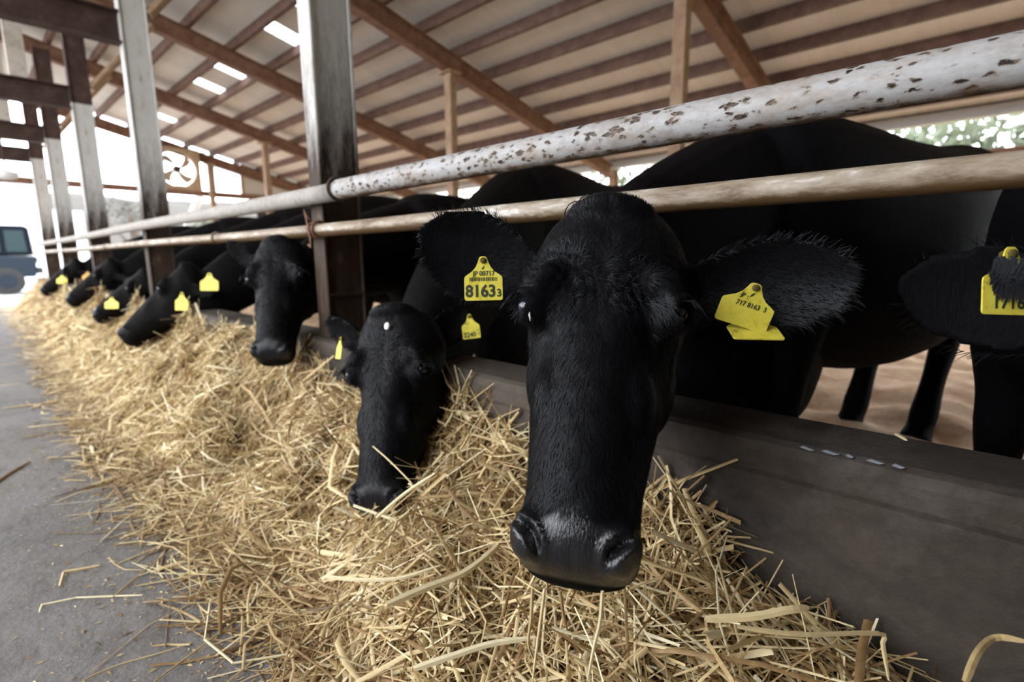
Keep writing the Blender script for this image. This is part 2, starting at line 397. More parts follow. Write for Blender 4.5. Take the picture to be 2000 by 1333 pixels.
# back side: eave beam, rail, posts, low wall
b = MB(); ez = float(roof_z(6.55))-.07
hbeam(b, (X0, 6.55, ez), (X1, 6.55, ez), .10, .09); o = b.build('eave_beam', M['eave'], ceil)
b = MB(); b.tube([(x, 6.55, 1.64) for x in np.linspace(X0, X1, 8)], .03, 10); o = b.build('back_rail', M['rafter'], smooth=True, origin=(-3, 6.55, 0))
tag(o, 'thin brown rail along the open back of the pen below the eave', 'rail')
wb = MB(); wb.box((X0, 6.48, -.1), (X1, 6.62, .3)); struct(wb.build('wall_back', M['curb']), 'low concrete wall at the back of the pen')
for i, x in enumerate(RAFT[1:-1] + [2.9]):
    b = MB(); hbeam(b, (x, 6.55, .3), (x, 6.55, ez-.06), .1, .1, updir=(0, 1, 0)); b.box((x-.08, 6.48, .3), (x+.08, 6.62, .315))
    o = b.build('back_post', M['strut'], None, (x, 6.55, .55))
    tag(o, ['brown back post left of the big black back, on the low rear wall', 'second brown back post from the right on the rear wall', 'third brown back post from the right on the rear wall',
            'brown back post next to the end wall corner', 'back post at the right end of the rear wall'][i], 'post')
# right wall (closed end, right of the frame)
wf = MB(); wf.box((-.3, Y0-.12, -.1), (X1, Y0, 4.2)); struct(wf.build('wall_light_block', M['darkwood']))  # unseen wall added behind the camera to darken the right side
wr = MB(); wr.box((X1-.12, Y0, -.1), (X1, Y1, 5)); struct(wr.build('wall_right', M['beige']))
# end wall on the left: girts, solid corner, white sheet, mullions
XE = -11.4
we = MB(); y0, y1 = 4.17, 6.6
we.add([(XE+d, y, z) for d in (0, .04) for y, z in ((y0, 2.0), (y1, 2.0), (y1, float(roof_z(y1))-.02), (y0, float(roof_z(y0))-.02))],
       [(0, 1, 2, 3), (7, 6, 5, 4), (0, 4, 5, 1), (1, 5, 6, 2), (2, 6, 7, 3), (3, 7, 4, 0)])
wl = struct(we.build('wall_left', M['beige']), 'open gable end wall with brown girts')
def wbar(name, lo, hi, mat): return MB().box(lo, hi).build(name, M[mat], wl)
wbar('girt', (XE-.03, -2.3, 1.92), (XE+.07, 6.6, 2.02), 'rafter')
wbar('girt', (XE, -2.3, 2.06), (XE+.03, 3.63, 2.085), 'darkbeam')
wbar('tie_rod', (XE+.01, -2.3, 2.735), (XE+.025, 3.63, 2.75), 'darkbeam')
wbar('mullion', (XE, 3.60, 2.0), (XE+.05, 3.65, float(roof_z(3.63))-.05), 'darkbeam')
wbar('mullion', (XE, 4.13, 2.0), (XE+.05, 4.18, float(roof_z(4.15))-.05), 'strut')
wbar('white_sheet', (XE+.015, 3.65, 2.04), (XE+.025, 4.13, float(roof_z(4.13))-.1), 'sky')
wbar('mullion', (XE, 2.42, 0), (XE+.04, 2.45, 1.95), 'strut')
wbar('lower_panel', (XE+.0, 4.4, 0), (XE+.04, 6.6, 1.92), 'curb')

# ---------------------------------------------------------------- trough wall, rails, posts, tie beams
XL, XR = -11.2, 3.2
nx = 60; xs = np.linspace(XL, XR, nx)
prof = [(.848, 0), (.85, .2), (.851, .385), (.846, .395), (.842, .43), (.845, .446), (.858, .452), (.98, .455), (.995, .45), (1.0, .43), (1.0, -.05), (.85, -.05)]
rings = []
for x in xs:
    j = vnoise(np.array([x*2.0]), np.array([1.]), 11)[0]*.004
    rings.append(np.array([(x, y + j*(1 if y < .9 else -1), z + (j*.7 if z > .4 else 0)) for y, z in prof]))
b = MB(); b.rings(rings); curb = b.build('trough_wall', M['curb'], None, (-3, .92, 0), smooth=False)
tag(curb, 'long low dark stained concrete trough wall between hay and pen', 'wall')

def rail(name, label, y, z, r, xa, xb, mat, cat='rail', open_end=False):
    n = max(6, int(abs(xb-xa)*7)); xs = np.linspace(xa, xb, n); b = MB()
    pts = [(x, y + .003*math.sin(x*2.1), z + .003*math.sin(x*1.3+1)) for x in xs]
    b.tube(pts, r, 28)
    o = b.build(name, M[mat], None, ((xa+xb)/2, y, z), smooth=True); tag(o, label, cat)
    return o
UZ, LZ = CAM_H + .2125, CAM_H + .092
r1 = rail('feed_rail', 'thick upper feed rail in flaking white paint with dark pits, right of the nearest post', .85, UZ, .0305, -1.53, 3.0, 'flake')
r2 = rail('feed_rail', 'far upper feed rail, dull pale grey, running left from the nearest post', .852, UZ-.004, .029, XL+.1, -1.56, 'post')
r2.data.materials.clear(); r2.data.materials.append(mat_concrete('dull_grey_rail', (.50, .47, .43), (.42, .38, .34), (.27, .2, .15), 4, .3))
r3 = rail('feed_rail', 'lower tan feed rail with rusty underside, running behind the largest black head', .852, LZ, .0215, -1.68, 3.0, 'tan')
r4 = rail('feed_rail', 'far lower pale tan feed rail, running left from the nearest post', .853, LZ, .0215, XL+.1, -1.70, 'tan')
def ring(o_par, c, r, th, mat, name, ax='x', tilt=0, n=24):
    a = np.linspace(0, 2*np.pi, n, endpoint=True)
    pts = [(c[0] + tilt*math.cos(t)*r, c[1] + r*math.cos(t), c[2] + r*math.sin(t)) for t in a]
    return MB().tube(pts, th, 6).build(name, M[mat], o_par, tuple(o_par.location), True)
ring(r1, (-1.545, .85, UZ), .033, .006, 'darkbeam', 'joint_collar')
for k, tl in enumerate((.25, -.4, .1)):
    ring(r3, (-1.71+.012*k, .853, LZ), .027, .0045, 'rustwire', 'wire_tie', tilt=tl)
MB().tube([(-1.70, .83, LZ+.03), (-1.715, .82, LZ+.055), (-1.74, .83, LZ+.07), (-1.70, .825, LZ-.03), (-1.69, .82, LZ-.06), (-1.72, .826, LZ-.05)], .004, 6).build('wire_end', M['rustwire'], r3, tuple(r3.location), True)
for x in (-2.7, -5.3, -7.7):
    ring(r4, (x, .853, LZ), .024, .005, 'tan', 'pipe_socket')

PX = [-1.765, -4.22, -6.30, -8.33, -10.1]
plab = ['nearest grey steel post with long dark rust stain, beside the head-up cow', 'second steel post from the front, pale with a dark stain above the rails',
        'third steel post from the front, pale grey before the bright end opening', 'fourth steel post from the front, slim against the bright end opening', 'farthest brown steel post at the end of the rails']
PYc = .97
def knee(b, p, q, wd, dp): 
    return hbeam(b, p, q, wd, dp, .012, .012)
for i, x in enumerate(PX):
    b = MB(); zt = float(roof_z(PYc)) - .27
    yf, yb = PYc-.085, PYc+.068
    def section(b, z0, z1): b.box((x-.042, yf, z0), (x+.042, yf+.011, z1)); b.box((x-.042, yb-.011, z0), (x+.042, yb, z1)); b.box((x-.011, yf+.011, z0), (x+.033, yb-.011, z1))
    zs = CAM_H + 1.40 if i >= 2 else zt
    section(b, 0, zs)
    o = b.build('steel_post', M['post'], None, (x, PYc, 0)); bevel(o, .003, 1); tag(o, plab[i], 'post')
    if i >= 2: q = MB(); section(q, zs, zt); q.build('upper_stub', M['darkbeam'], o, (x, PYc, 0))
    # bracket welded on the post below the rail
    MB().box((x+.033, yf+.012, .60), (x+.042, yb-.012, .612)).build('stiffener', M['post'], o, (x, PYc, 0))
    if i >= 1:
        zb = CAM_H + 1.44
        t = MB(); hbeam(t, (x, -2.3, zb), (x, PYc-.087, zb), .10, .19)
        tb = t.build('tie_beam', M['darkbeam'], None, (x, -1, zb))
        tag(tb, ['', 'dark tie beam across the alley from the second post, highest in the picture', 'dark tie beam across the alley from the third post', 'dark tie beam across the alley from the fourth post', 'farthest dark tie beam across the alley, by the end opening'][i], 'beam')
        b2 = MB(); b2.box((x-.05, .50, zb+.097), (x+.05, .62, float(roof_z(.6))-.27))
        b2.build('strut', M['palestrut'], tb, (x, -1, zb))
        b3 = MB(); b3.tube([(x+.02, PYc+.08, zb+.12), (x+.02, PYc+.62, float(roof_z(PYc+.62))-.27)], .03, 8)
        b3.build('knee_brace', M['strut'], o, (x, PYc, 0))

# ---------------------------------------------------------------- cattle
HEAD = np.array([  # z, half width, y front, y back, front narrowing, back narrowing (head frame: x right, y into the head, z to the poll)
    (.190, .035, .035, .100, .0, .0), (.182, .072, .012, .125, .05, .0), (.160, .102, -.008, .155, .08, .0), (.125, .120, -.018, .180, .10, .05),
    (.085, .127, -.023, .195, .12, .08), (.045, .128, -.024, .205, .15, .12), (.000, .125, -.024, .212, .19, .18), (-.045, .117, -.026, .215, .24, .22),
    (-.090, .108, -.030, .208, .27, .26), (-.135, .099, -.033, .192, .27, .28), (-.180, .091, -.035, .170, .24, .28), (-.225, .084, -.036, .148, .20, .26),
    (-.265, .079, -.036, .130, .15, .22), (-.295, .079, -.035, .118, .09, .16), (-.320, .082, -.031, .110, .05, .12), (-.342, .081, -.021, .104, .04, .10),
    (-.360, .074, -.006, .097, .04, .08), (-.372, .060, .012, .086, .03, .05), (-.380, .034, .030, .066, .0, .0)])
def head_rings(n=40, N=60):
    zz = np.linspace(HEAD[0, 0], HEAD[-1, 0], N); tt = -HEAD[:, 0]
    def ip(c):  # smooth interpolation
        xs = tt; ys = HEAD[:, c]; d = np.gradient(ys, xs); o = []
        for q in -zz:
            i = min(max(np.searchsorted(xs, q) - 1, 0), len(xs)-2); h = xs[i+1]-xs[i]; s = (q-xs[i])/h
            o.append((2*s**3-3*s*s+1)*ys[i] + (s**3-2*s*s+s)*h*d[i] + (-2*s**3+3*s*s)*ys[i+1] + (s**3-s*s)*h*d[i+1])
        return np.array(o)
    w_, yf, yb, kf, kb = (ip(c) for c in range(1, 6)); rings = []
    a = np.arange(n)*2*np.pi/n
    for i in range(N):
        c, s = np.cos(a), np.sin(a); e = 2/2.35
        x = max(w_[i], .004)*np.sign(c)*np.abs(c)**e; y = np.sign(s)*np.abs(s)**e
        x = x*(1 - np.where(y < 0, kf[i]*np.abs(y)**1.5, kb[i]*np.abs(y)**1.3))
        ym = (yf[i]+yb[i])/2; y = ym + y*max((yb[i]-yf[i])/2, .004)
        rings.append(np.stack([x, y, np.full(n, zz[i])], 1))
    return rings
HR = head_rings()
EYE = (.110, .004, -.004)

def head_frame(poll, muzzle, face_hint, roll=0):
    poll, muzzle = np.array(poll, float), np.array(muzzle, float)
    z = poll-muzzle; L = np.linalg.norm(z); z /= L
    y = -np.array(face_hint, float); y -= z*(y@z); y /= np.linalg.norm(y); x = np.cross(y, z)
    if roll: c, s_ = math.cos(roll), math.sin(roll); x, y = x*c + y*s_, y*c - x*s_
    sc = L/.56; Mx = np.eye(4); Mx[:3, 0] = x*sc; Mx[:3, 1] = y*sc; Mx[:3, 2] = z*sc; Mx[:3, 3] = poll - z*sc*.185
    return Mx
def euler_frame(a, b_, c, t, sc):
    E_ = (Matrix.Rotation(c, 3, 'Z') @ Matrix.Rotation(b_, 3, 'Y') @ Matrix.Rotation(a, 3, 'X'))
    Mx = np.eye(4); Mx[:3, :3] = np.array(E_)*sc; Mx[:3, 3] = t; return Mx
def tr(Mx, v):
    v = np.atleast_2d(np.array(v, float)); return v @ Mx[:3, :3].T + Mx[:3, 3]

def spline(P, n):
    P = np.array(P, float); k = len(P); t = np.linspace(0, k-1, n); d = np.gradient(P, axis=0); o = []
    for q in t:
        i = min(int(q), k-2); s = q-i
        o.append((2*s**3-3*s*s+1)*P[i] + (s**3-2*s*s+s)*d[i] + (-2*s**3+3*s*s)*P[i+1] + (s**3-s*s)*d[i+1])
    return np.array(o)
def loft(mb, st, n=22, N=28, side=None, ex=2.2):
    """st rows: x y z a b ; a = half width along the side axis, b = half height"""
    st = spline(st, N); c = st[:, :3]; t = np.gradient(c, axis=0); t /= np.linalg.norm(t, axis=1)[:, None]; rings = []
    an = np.arange(n)*2*np.pi/n; e = 2/ex
    for i in range(N):
        s_ = np.array(side, float); s_ -= t[i]*(s_@t[i]); s_ /= np.linalg.norm(s_); u = np.cross(s_, t[i])
        ca, sa = np.cos(an), np.sin(an)
        rings.append(c[i] + st[i, 3]*(np.sign(ca)*np.abs(ca)**e)[:, None]*s_ + st[i, 4]*(np.sign(sa)*np.abs(sa)**e)[:, None]*u)
    mb.rings(rings)
def ear(mb, base, tip, normal, width, th=.011, n=9, N=14, cup=.45, droop=.0):
    base, tip, normal = (np.array(q, float) for q in (base, tip, normal)); e = tip-base; L = np.linalg.norm(e); e /= L
    nn = normal - e*(normal@e); nn /= np.linalg.norm(nn); u = np.cross(nn, e); rings = []
    tt = np.linspace(0, 1, N); W = np.interp(tt, [0, .12, .3, .5, .7, .85, .95, 1], [.40, .55, .86, 1, .92, .66, .36, .10])*width/2
    for t, w_ in zip(tt, W):
        c = base + e*L*t + np.array([0, 0, -droop*L*t*t]); s = np.linspace(-1, 1, n); cu = cup*(1-.45*t)*w_
        edge = np.sqrt(np.clip(1-s*s, 0, 1))
        inner = c + u*(s*w_)[:, None] - nn*(cu*(1-s*s))[:, None]*1.0
        outer = inner - nn*(th*(.55+.6*edge))[:, None]
        rings.append(np.concatenate([inner, outer[::-1]]))
    mb.rings(rings)

def cow_body(name, label, base, heading, Hm, ears, bs=1.0, voxel=.012, withers=None, group=None, coat='coat', wrinkle=0.0, legs=True, seed=0, sm=4, neckpts=None, tail=True, hind=1.0, brisket=0, hstep=0.0):
    """base: ground point under the shoulders; heading: direction the body faces (xy angle vector)"""
    h = np.array([heading[0], heading[1], 0.]); h /= np.linalg.norm(h); l = np.array([h[1], -h[0], 0.])
    base = np.array([base[0], base[1], 0.]); up = np.array([0, 0, 1.])
    def P(s, lat, z): return base - h*s*bs + l*lat*bs + up*z*bs
    mb = MB()
    B = [(-.17, .80, .06, .10), (-.12, .79, .15, .21), (0, .79, .21, .31), (.14, .80, .25, .36), (.38, .775, .295, .385), (.65, .745, .335, .395), (.95, .765, .33, .385), (1.18, .83, .285, .345), (1.36, .90, .255, .295), (1.49, .935, .21, .255), (1.585, .93, .09, .13)]
    loft(mb, [(*P(s, 0, z), a*bs, b*bs) for s, z, a, b in B], 28, 40, l, 2.35)
    if brisket: loft(mb, [(*P(-.26, 0, .66), .03, .08), (*P(-.16, 0, .52), .12, .22), (*P(.0, 0, .44), .155, brisket), (*P(.16, 0, .45), .165, brisket), (*P(.36, 0, .50), .10, .16)], 18, 20, l)
    for sd in (1, -1):
        if not legs: break
        sw = .02*sd
        loft(mb, [(*P(.10, .13*sd, .86), .10*bs, .15*bs), (*P(.08, .155*sd, .66), .085*bs, .12*bs), (*P(.07+sw, .155*sd, .48), .062*bs, .075*bs), (*P(.05+sw, .15*sd, .36), .054*bs, .056*bs), (*P(.06+sw, .15*sd, .22), .038*bs, .040*bs),
                  (*P(.06+sw, .15*sd, .10), .045*bs, .046*bs), (*P(.04+sw, .15*sd, .05), .044*bs, .05*bs), (*P(.02+sw, .15*sd, .0), .056*bs, .066*bs)], 14, 26, l)
        loft(mb, [(*P(1.33, .12*sd*hind, .98), .12*bs, .19*bs), (*P(1.27, .16*sd*hind, .74), .105*bs, .17*bs), (*P(1.32-sw-.35*hstep, .16*sd*hind, .56), .075*bs, .105*bs), (*P(1.44-sw-.7*hstep, .155*sd*hind, .43), .052*bs, .07*bs), (*P(1.43-sw-.9*hstep, .15*sd*hind, .25), .040*bs, .045*bs),
                  (*P(1.40-sw-hstep, .15*sd*hind, .11), .048*bs, .05*bs), (*P(1.37-sw-hstep, .15*sd*hind, .05), .045*bs, .05*bs), (*P(1.34-sw-hstep, .15*sd*hind, .0), .057*bs, .066*bs)], 14, 26, l)
    if tail:
        mb.tube(spline([P(1.50, 0, 1.08), P(1.60, 0, 1.06), P(1.63, .01, .85), P(1.61, .03, .55), P(1.60, .02, .35)], 16), np.r_[np.linspace(.035, .02, 12), .028, .03, .024, .008]*bs, 10)
    # neck, from the chest to the back of the skull
    hs = np.linalg.norm(Hm[:3, 0]); a0 = tr(Hm, (0, .10, .075))[0]; a1 = tr(Hm, (0, .19, .02))[0]
    sh = P(-.02, 0, .84); nk = P(-.22, 0, .86)
    mid = neckpts if neckpts is not None else (a1*.5 + nk*.5)
    st = [(*P(.12, 0, .84), .19*bs, .28*bs), (*sh, .175*bs, .255*bs), (*mid, .125*bs, .185*bs), (*a1, .098*hs, .135*hs), (*a0, .088*hs, .105*hs)]
    loft(mb, st, 24, 30, l, 2.2)
    # head
    mb.rings([tr(Hm, r) for r in HR])
    R3 = Hm[:3, :3]
    def ell(c, r, rot=0):
        q = MB(); q.sphere((0, 0, 0), r, 14, 10); v = q.verts()
        if rot: cc, ss = math.cos(rot), math.sin(rot); v = v @ np.array([[cc, 0, ss], [0, 1, 0], [-ss, 0, cc]]).T
        mb.add(tr(Hm, v + np.array(c)), q.f)
    for sd in (1, -1):
        ell((.098*sd, .012, .006), (.032, .034, .038)); ell((.084*sd, -.004, .038), (.038, .030, .026), .5*sd)   # orbit, brow
        ell((.082*sd, .118, -.072), (.036, .085, .085)); ell((.058*sd, .034, -.130), (.030, .05, .07))             # jaw muscle, cheek
        ell((.056*sd, -.004, -.322), (.028, .030, .036)); ell((.100*sd, .075, .085), (.035, .04, .035))           # nostril wing, ear root
    ell((0, .03, .168), (.075, .06, .036)); ell((0, .06, -.352), (.058, .045, .028))
    for e_ in ears: ear(mb, **e_)
    me = mb.mesh(name+'_raw'); o = bpy.data.objects.new(name+'_raw', me); COL.objects.link(o)
    rm = o.modifiers.new('r', 'REMESH'); rm.mode = 'VOXEL'; rm.voxel_size = voxel; rm.adaptivity = 0
    if sm: s_ = o.modifiers.new('s', 'SMOOTH'); s_.factor = .5; s_.iterations = sm
    dg = bpy.context.evaluated_depsgraph_get(); m2 = bpy.data.meshes.new_from_object(o.evaluated_get(dg)); bpy.data.objects.remove(o); bpy.data.meshes.remove(me)
    m2.name = name
    n = len(m2.vertices); V = np.empty(n*3, np.float32); m2.vertices.foreach_get('co', V); V = V.reshape(-1, 3).astype(float)
    Hi = np.linalg.inv(Hm); Lh = tr(Hi, V)
    near = (Lh[:, 2] < .2) & (Lh[:, 2] > -.41) & (np.abs(Lh[:, 0]) < .16) & (Lh[:, 1] < .24) & (Lh[:, 1] > -.09)
    Q = Lh[near]; x, y, z = Q.T.copy(); D = np.zeros_like(Q)
    for sd in (1, -1):
        # eye: pit with a raised lid rim
        c = np.array([EYE[0]*sd, EYE[1]-.004, EYE[2]]); ax = np.array([.80*sd, -.60, 0.]); ax /= np.linalg.norm(ax)
        hx = np.array([.60*sd, .80, 0.]); d = Q - c; u = d @ hx; v = d @ np.array([0, 0, 1.]) + .25*u*(1); r = np.sqrt((u/.018)**2 + (v/.0135)**2)
        okm = (d @ ax) > -.03
        D += (np.where(okm, -.013*np.exp(-(r/.85)**4) + .0055*np.exp(-((r-1.35)/.33)**2)*(1+.5*(v > 0)), 0))[:, None]*ax
        # tear furrow running down from the inner corner
        uu = x*sd; fx = .078 - .1*( -.02 - z)*.35
        D[:, 1] += .004*np.exp(-((uu-fx)/.007)**2)*np.exp(-((z+.045)/.03)**2)*(y < .04)
        # hollow between brow and nose bridge; facial crest
        D[:, 0] += -sd*.006*np.exp(-((z+.055)/.04)**2)*np.exp(-((uu-.08)/.03)**2)*(y < .06)*(uu > 0)
        # nostril comma
        cxn, czn = .055, -.318; a = (uu-cxn); b_ = (z-czn); k = .75
        p = a*math.cos(k) + b_*math.sin(k); q = -a*math.sin(k) + b_*math.cos(k); q = q + 12*p*p
        g_ = np.exp(-((p/.024)**2 + (q/.0065)**2)**1.3)*(y < .03)
        D[:, 1] += .024*g_; D[:, 1] += -.005*np.exp(-(np.sqrt((p/.024)**2 + (q/.0065)**2)-1.7)**2/.25)*(y < .03)*(uu > .01)
    # mouth line around the muzzle
    lipz = -.371 + .25*np.clip(y-.02, 0, .12)
    ml = np.exp(-((z-lipz)/.0035)**2)*(y > -.02)*(y < .11)
    D[:, 0] += -np.sign(x)*.004*ml; D[:, 1] += .003*ml*(y < .03)
    # philtrum and forehead
    D[:, 1] += .003*np.exp(-(x/.004)**2)*np.exp(-((z+.345)/.012)**2)*(y < .03)
    D[:, 1] += .004*np.exp(-(x/.018)**2)*np.exp(-((z-.05)/.05)**2)*(y < .02)
    if wrinkle:
        for sd in (1, -1):
            cx0, cz0 = .085*sd, -.005; rr = np.hypot((x-cx0), (z-cz0)*.9); an = np.arctan2(z-cz0, (x-cx0)*sd)
            mk = np.exp(-((rr-.062)/.03)**2)*np.clip((np.sin(an)+.25), 0, 1)*(y < .06)
            D[:, 1] += -wrinkle*mk*np.sin(rr*420 + 3*vnoise(x*30, z*30, 5))*.8
            mk2 = np.exp(-((x*sd-.05)/.018)**2)*np.exp(-((z-.03)/.05)**2)*(y < .04)
            D[:, 1] += -wrinkle*mk2*np.sin((x*sd*.8 + z*.45)*520 + 2*vnoise(x*40, z*20, 8))
        D[:, 1] += -.0012*vnoise(x*70, z*22, 9)*(y < .03)*np.clip((z+.28)/.05, 0, 1)
    V[near] += D @ R3.T
    V2 = V - base
    m2.vertices.foreach_set('co', V2.astype(np.float32).ravel())
    cow = link(name, m2, M[coat], None, base, True)
    # bare nose leather on the front of the muzzle, as a vertex weight for the coat material
    Lv = tr(Hi, V); sm_ = lambda a, w_: np.clip(a/w_ + .5, 0, 1)
    ns = sm_(-.296 + .012*np.cos(Lv[:, 0]*60) - Lv[:, 2], .012)*sm_(Lv[:, 2] + .367, .006)*sm_(.028 - Lv[:, 1], .014)*sm_(.078 - np.abs(Lv[:, 0]), .012)*(Lv[:, 2] > -.41)*(Lv[:, 1] > -.1)
    at = m2.attributes.new('nose', 'FLOAT', 'POINT'); at.data.foreach_set('value', ns.astype(np.float32))
    tag(cow, label, 'cow', group)
    for sd in (1, -1):
        c = np.array([EYE[0]*sd - .002*sd, EYE[1]-.002, EYE[2]+.001]); q = MB(); q.sphere(c, .0155, 18, 12)
        e = MB().add(tr(Hm, q.verts()), q.f).build('eye', M['eye'], cow, base, True)
        # lashes
        lb = MB(); ax = np.array([.86*sd, -.51, 0.]); hx = np.array([.51*sd, .86, 0.])
        for k in range(9):
            a = -.9 + 1.8*k/8; root = np.array(c) + hx*.021*math.sin(a) + ax*.016 + np.array([0, 0, .015*math.cos(a)])
            lb.tube(tr(Hm, [root, root + ax*.014 + np.array([0, 0, -.003]), root + ax*.022 + hx*.004*a + np.array([0, 0, -.018])]), np.array([.0011, .0009, .0004])*hs, 4)
        lb.build('eyelashes', M['hair'], cow, base, True)
    return cow, base

def coat_hair(cow, base, Hm, n, length, width, seed, zmin=-.29, ymax=.17):
    """short lying coat hairs on the face as thin blades (one joined part)"""
    r = np.random.default_rng(seed); me = cow.data; me.calc_loop_triangles(); k = len(me.loop_triangles)
    T = np.empty(k*3, np.int32); me.loop_triangles.foreach_get('vertices', T); T = T.reshape(-1, 3)
    V = np.empty(len(me.vertices)*3, np.float32); me.vertices.foreach_get('co', V); V = V.reshape(-1, 3).astype(float)
    Hi = np.linalg.inv(Hm); A, B_, C = V[T[:, 0]], V[T[:, 1]], V[T[:, 2]]; nr = np.cross(B_-A, C-A); ar = np.linalg.norm(nr, axis=1); nr /= ar[:, None]+1e-12
    L = tr(Hi, (A+B_+C)/3 + base)
    ok = (L[:, 2] > zmin) & (L[:, 1] < ymax) & (np.abs(L[:, 0]) < .34) & (L[:, 2] < .22)
    for sd in (1, -1): ok &= np.linalg.norm(L - np.array([EYE[0]*sd+.008*sd, EYE[1]-.010, EYE[2]]), axis=1) > .015
    ids = np.nonzero(ok)[0]; p = ar[ids]/ar[ids].sum(); f = ids[r.choice(len(ids), n, p=p)]
    u, v = r.random((2, n)); fl_ = u+v > 1; u[fl_], v[fl_] = 1-u[fl_], 1-v[fl_]
    P = A[f] + (B_[f]-A[f])*u[:, None] + (C[f]-A[f])*v[:, None]; N_ = nr[f]; Lp = tr(Hi, P + base)
    # growth: down the nose, fanning out from a whorl on the forehead, outwards on the ears
    x, y, z = Lp.T; d = np.stack([np.sign(x)*.15 + x*3 + .5*vnoise(x*25, z*25, seed), np.zeros(n), -1.0*np.tanh((.05-z)*14) + .0], 1)
    d[np.abs(x) > .155] = np.stack([np.sign(x), 0*x, -.35 + 0*x], 1)[np.abs(x) > .155]
    d = d @ Hm[:3, :3].T + r.normal(size=(n, 3))*.22; d -= N_*(d*N_).sum(1)[:, None]; d /= np.linalg.norm(d, axis=1)[:, None]+1e-9
    lift = (.06 + .14*r.random(n) + .14*(z > .15))[:, None]; d = d*np.sqrt(1-np.minimum(lift, .8)**2) + N_*lift
    ln = (length*(.6+.7*r.random(n))*(1 - .35*(z > .12)))[:, None]; s_ = np.cross(d, N_); s_ /= np.linalg.norm(s_, axis=1)[:, None]+1e-9; s_ = s_*width/2
    m1 = P + d*ln*.55; e = P + d*ln - N_*ln*.10
    VV = np.stack([P-s_, P+s_, m1+s_*.8, m1-s_*.8, e], 1).reshape(-1, 3); i = np.arange(n)*5
    Fq = np.concatenate([np.stack([i, i+1, i+2], 1), np.stack([i, i+2, i+3], 1), np.stack([i+3, i+2, i+4], 1)])
    o = link('coat_hair', fast_mesh('coat_hair', VV, Fq), M['hair'], cow); o['kind'] = 'stuff'; return o

def text_mesh(s, size, bold=0.0):
    c = bpy.data.curves.new('t', 'FONT'); c.body = s; c.size = size; c.extrude = .0002; c.offset = bold; c.resolution_u = 3
    o = bpy.data.objects.new('t', c); me = bpy.data.meshes.new_from_object(o); bpy.data.objects.remove(o); bpy.data.curves.remove(c)
    v = np.array([q.co[:] for q in me.vertices]) if len(me.vertices) else np.zeros((0, 3)); f = [tuple(p.vertices) for p in me.polygons]; bpy.data.meshes.remove(me)
    return v, f
def ear_tag(cow, base, centre, right, up, w, hgt, lines, label=None, smear=0, bar=False, leaf=False, flip=False):
    """one yellow plate with a neck, its print and its pin; local u to the right, v up"""
    c = np.array(centre, float); right = np.array(right, float); up = np.array(up, float)
    right /= np.linalg.norm(right); up -= right*(up@right); up /= np.linalg.norm(up); nrm = np.cross(right, up)
    def W(v): v = np.atleast_2d(v); return c + v[:, :1]*right + v[:, 1:2]*up + v[:, 2:3]*nrm
    # outline: rounded body, shoulders curving to a neck with a rounded head
    o2 = []
    def arc(cx_, cy_, r, a0, a1, k=5):
        for a in np.linspace(a0, a1, k): o2.append((cx_ + r*math.cos(a), cy_ + r*math.sin(a)))
    r = .06*w; b0 = -.5*hgt; top = .02*hgt
    arc(-.5*w+r, b0+r, r, math.pi*1.5, math.pi, 5)
    half = [(-.5*w, top-.03*hgt), (-.485*w, top+.02*hgt), (-.40*w, top+.075*hgt), (-.29*w, top+.14*hgt), (-.20*w, top+.23*hgt), (-.145*w, top+.33*hgt), (-.125*w, .40*hgt), (-.105*w, .46*hgt), (-.06*w, .495*hgt), (0, .5*hgt)]
    o2 += half; left = list(o2); o2 = left + [(-x, y) for x, y in left[-2::-1]]
    pts = np.array(o2)[::-1]; k = len(pts); th = .0009
    dome = lambda p: -.06*np.abs(p[:, 0])*np.abs(p[:, 0])/w
    mb = MB(); mb.add(np.concatenate([W(np.c_[pts, np.full(k, th)]), W(np.c_[pts, np.full(k, -th)])]), [tuple(range(k))[::-1] if False else tuple(range(k)), tuple(range(2*k-1, k-1, -1))] + [(i, k+i, k+(i+1) % k, (i+1) % k) for i in range(k)])
    me = mb.mesh('ear_tag', base); o = link('ear_tag', me, M['tagy'], cow)
    bm = bmesh.new(); bm.from_mesh(me); bmesh.ops.recalc_face_normals(bm, faces=bm.faces); bm.to_mesh(me); bm.free()
    if label: o['label'] = label
    ink = MB()
    for s, u, v, size, bd in lines:
        tv, tf = text_mesh(s, size, bd)
        if not len(tv): continue
        tv = tv.copy(); tv[:, 0] *= .92; wd = tv[:, 0].max(); tv[:, 0] += u - wd/2; tv[:, 1] += v; tv[:, 2] = th + .0004 + (tv[:, 2] > 0)*.0001
        ink.add(W(tv), tf)
    if bar:
        rr = np.random.default_rng(4); x = -.36*w
        while x < .36*w:
            bw = w*rr.choice([.008, .014, .02]); q = np.array([(x, -.065*hgt), (x+bw, -.065*hgt), (x+bw, .02*hgt), (x, .02*hgt)])
            ink.add(W(np.c_[q, np.full(4, th+.0005)]), [(0, 1, 2, 3)]); x += bw + w*rr.choice([.008, .012, .022])
    if leaf:
        a = np.linspace(0, 2*np.pi, 12, endpoint=False); q = np.c_[.055*w*np.cos(a), .018*w*np.sin(a)]; q = q @ np.array([[.6, .8], [-.8, .6]]) + np.array([0, .235*hgt])
        ink.add(W(np.c_[q, np.full(12, th+.0005)]), [tuple(range(12))])
    if ink.n: ink.build('print', M['ink'], o, base)
    pin = MB(); pin.tube(W(np.array([(0, .40*hgt, -.010), (0, .40*hgt, th+.0025), (0, .40*hgt, th+.0035)])), np.array([.0048, .0048, .003]), 12)
    pin.build('pin', M['smear'], o, base, True)
    return o

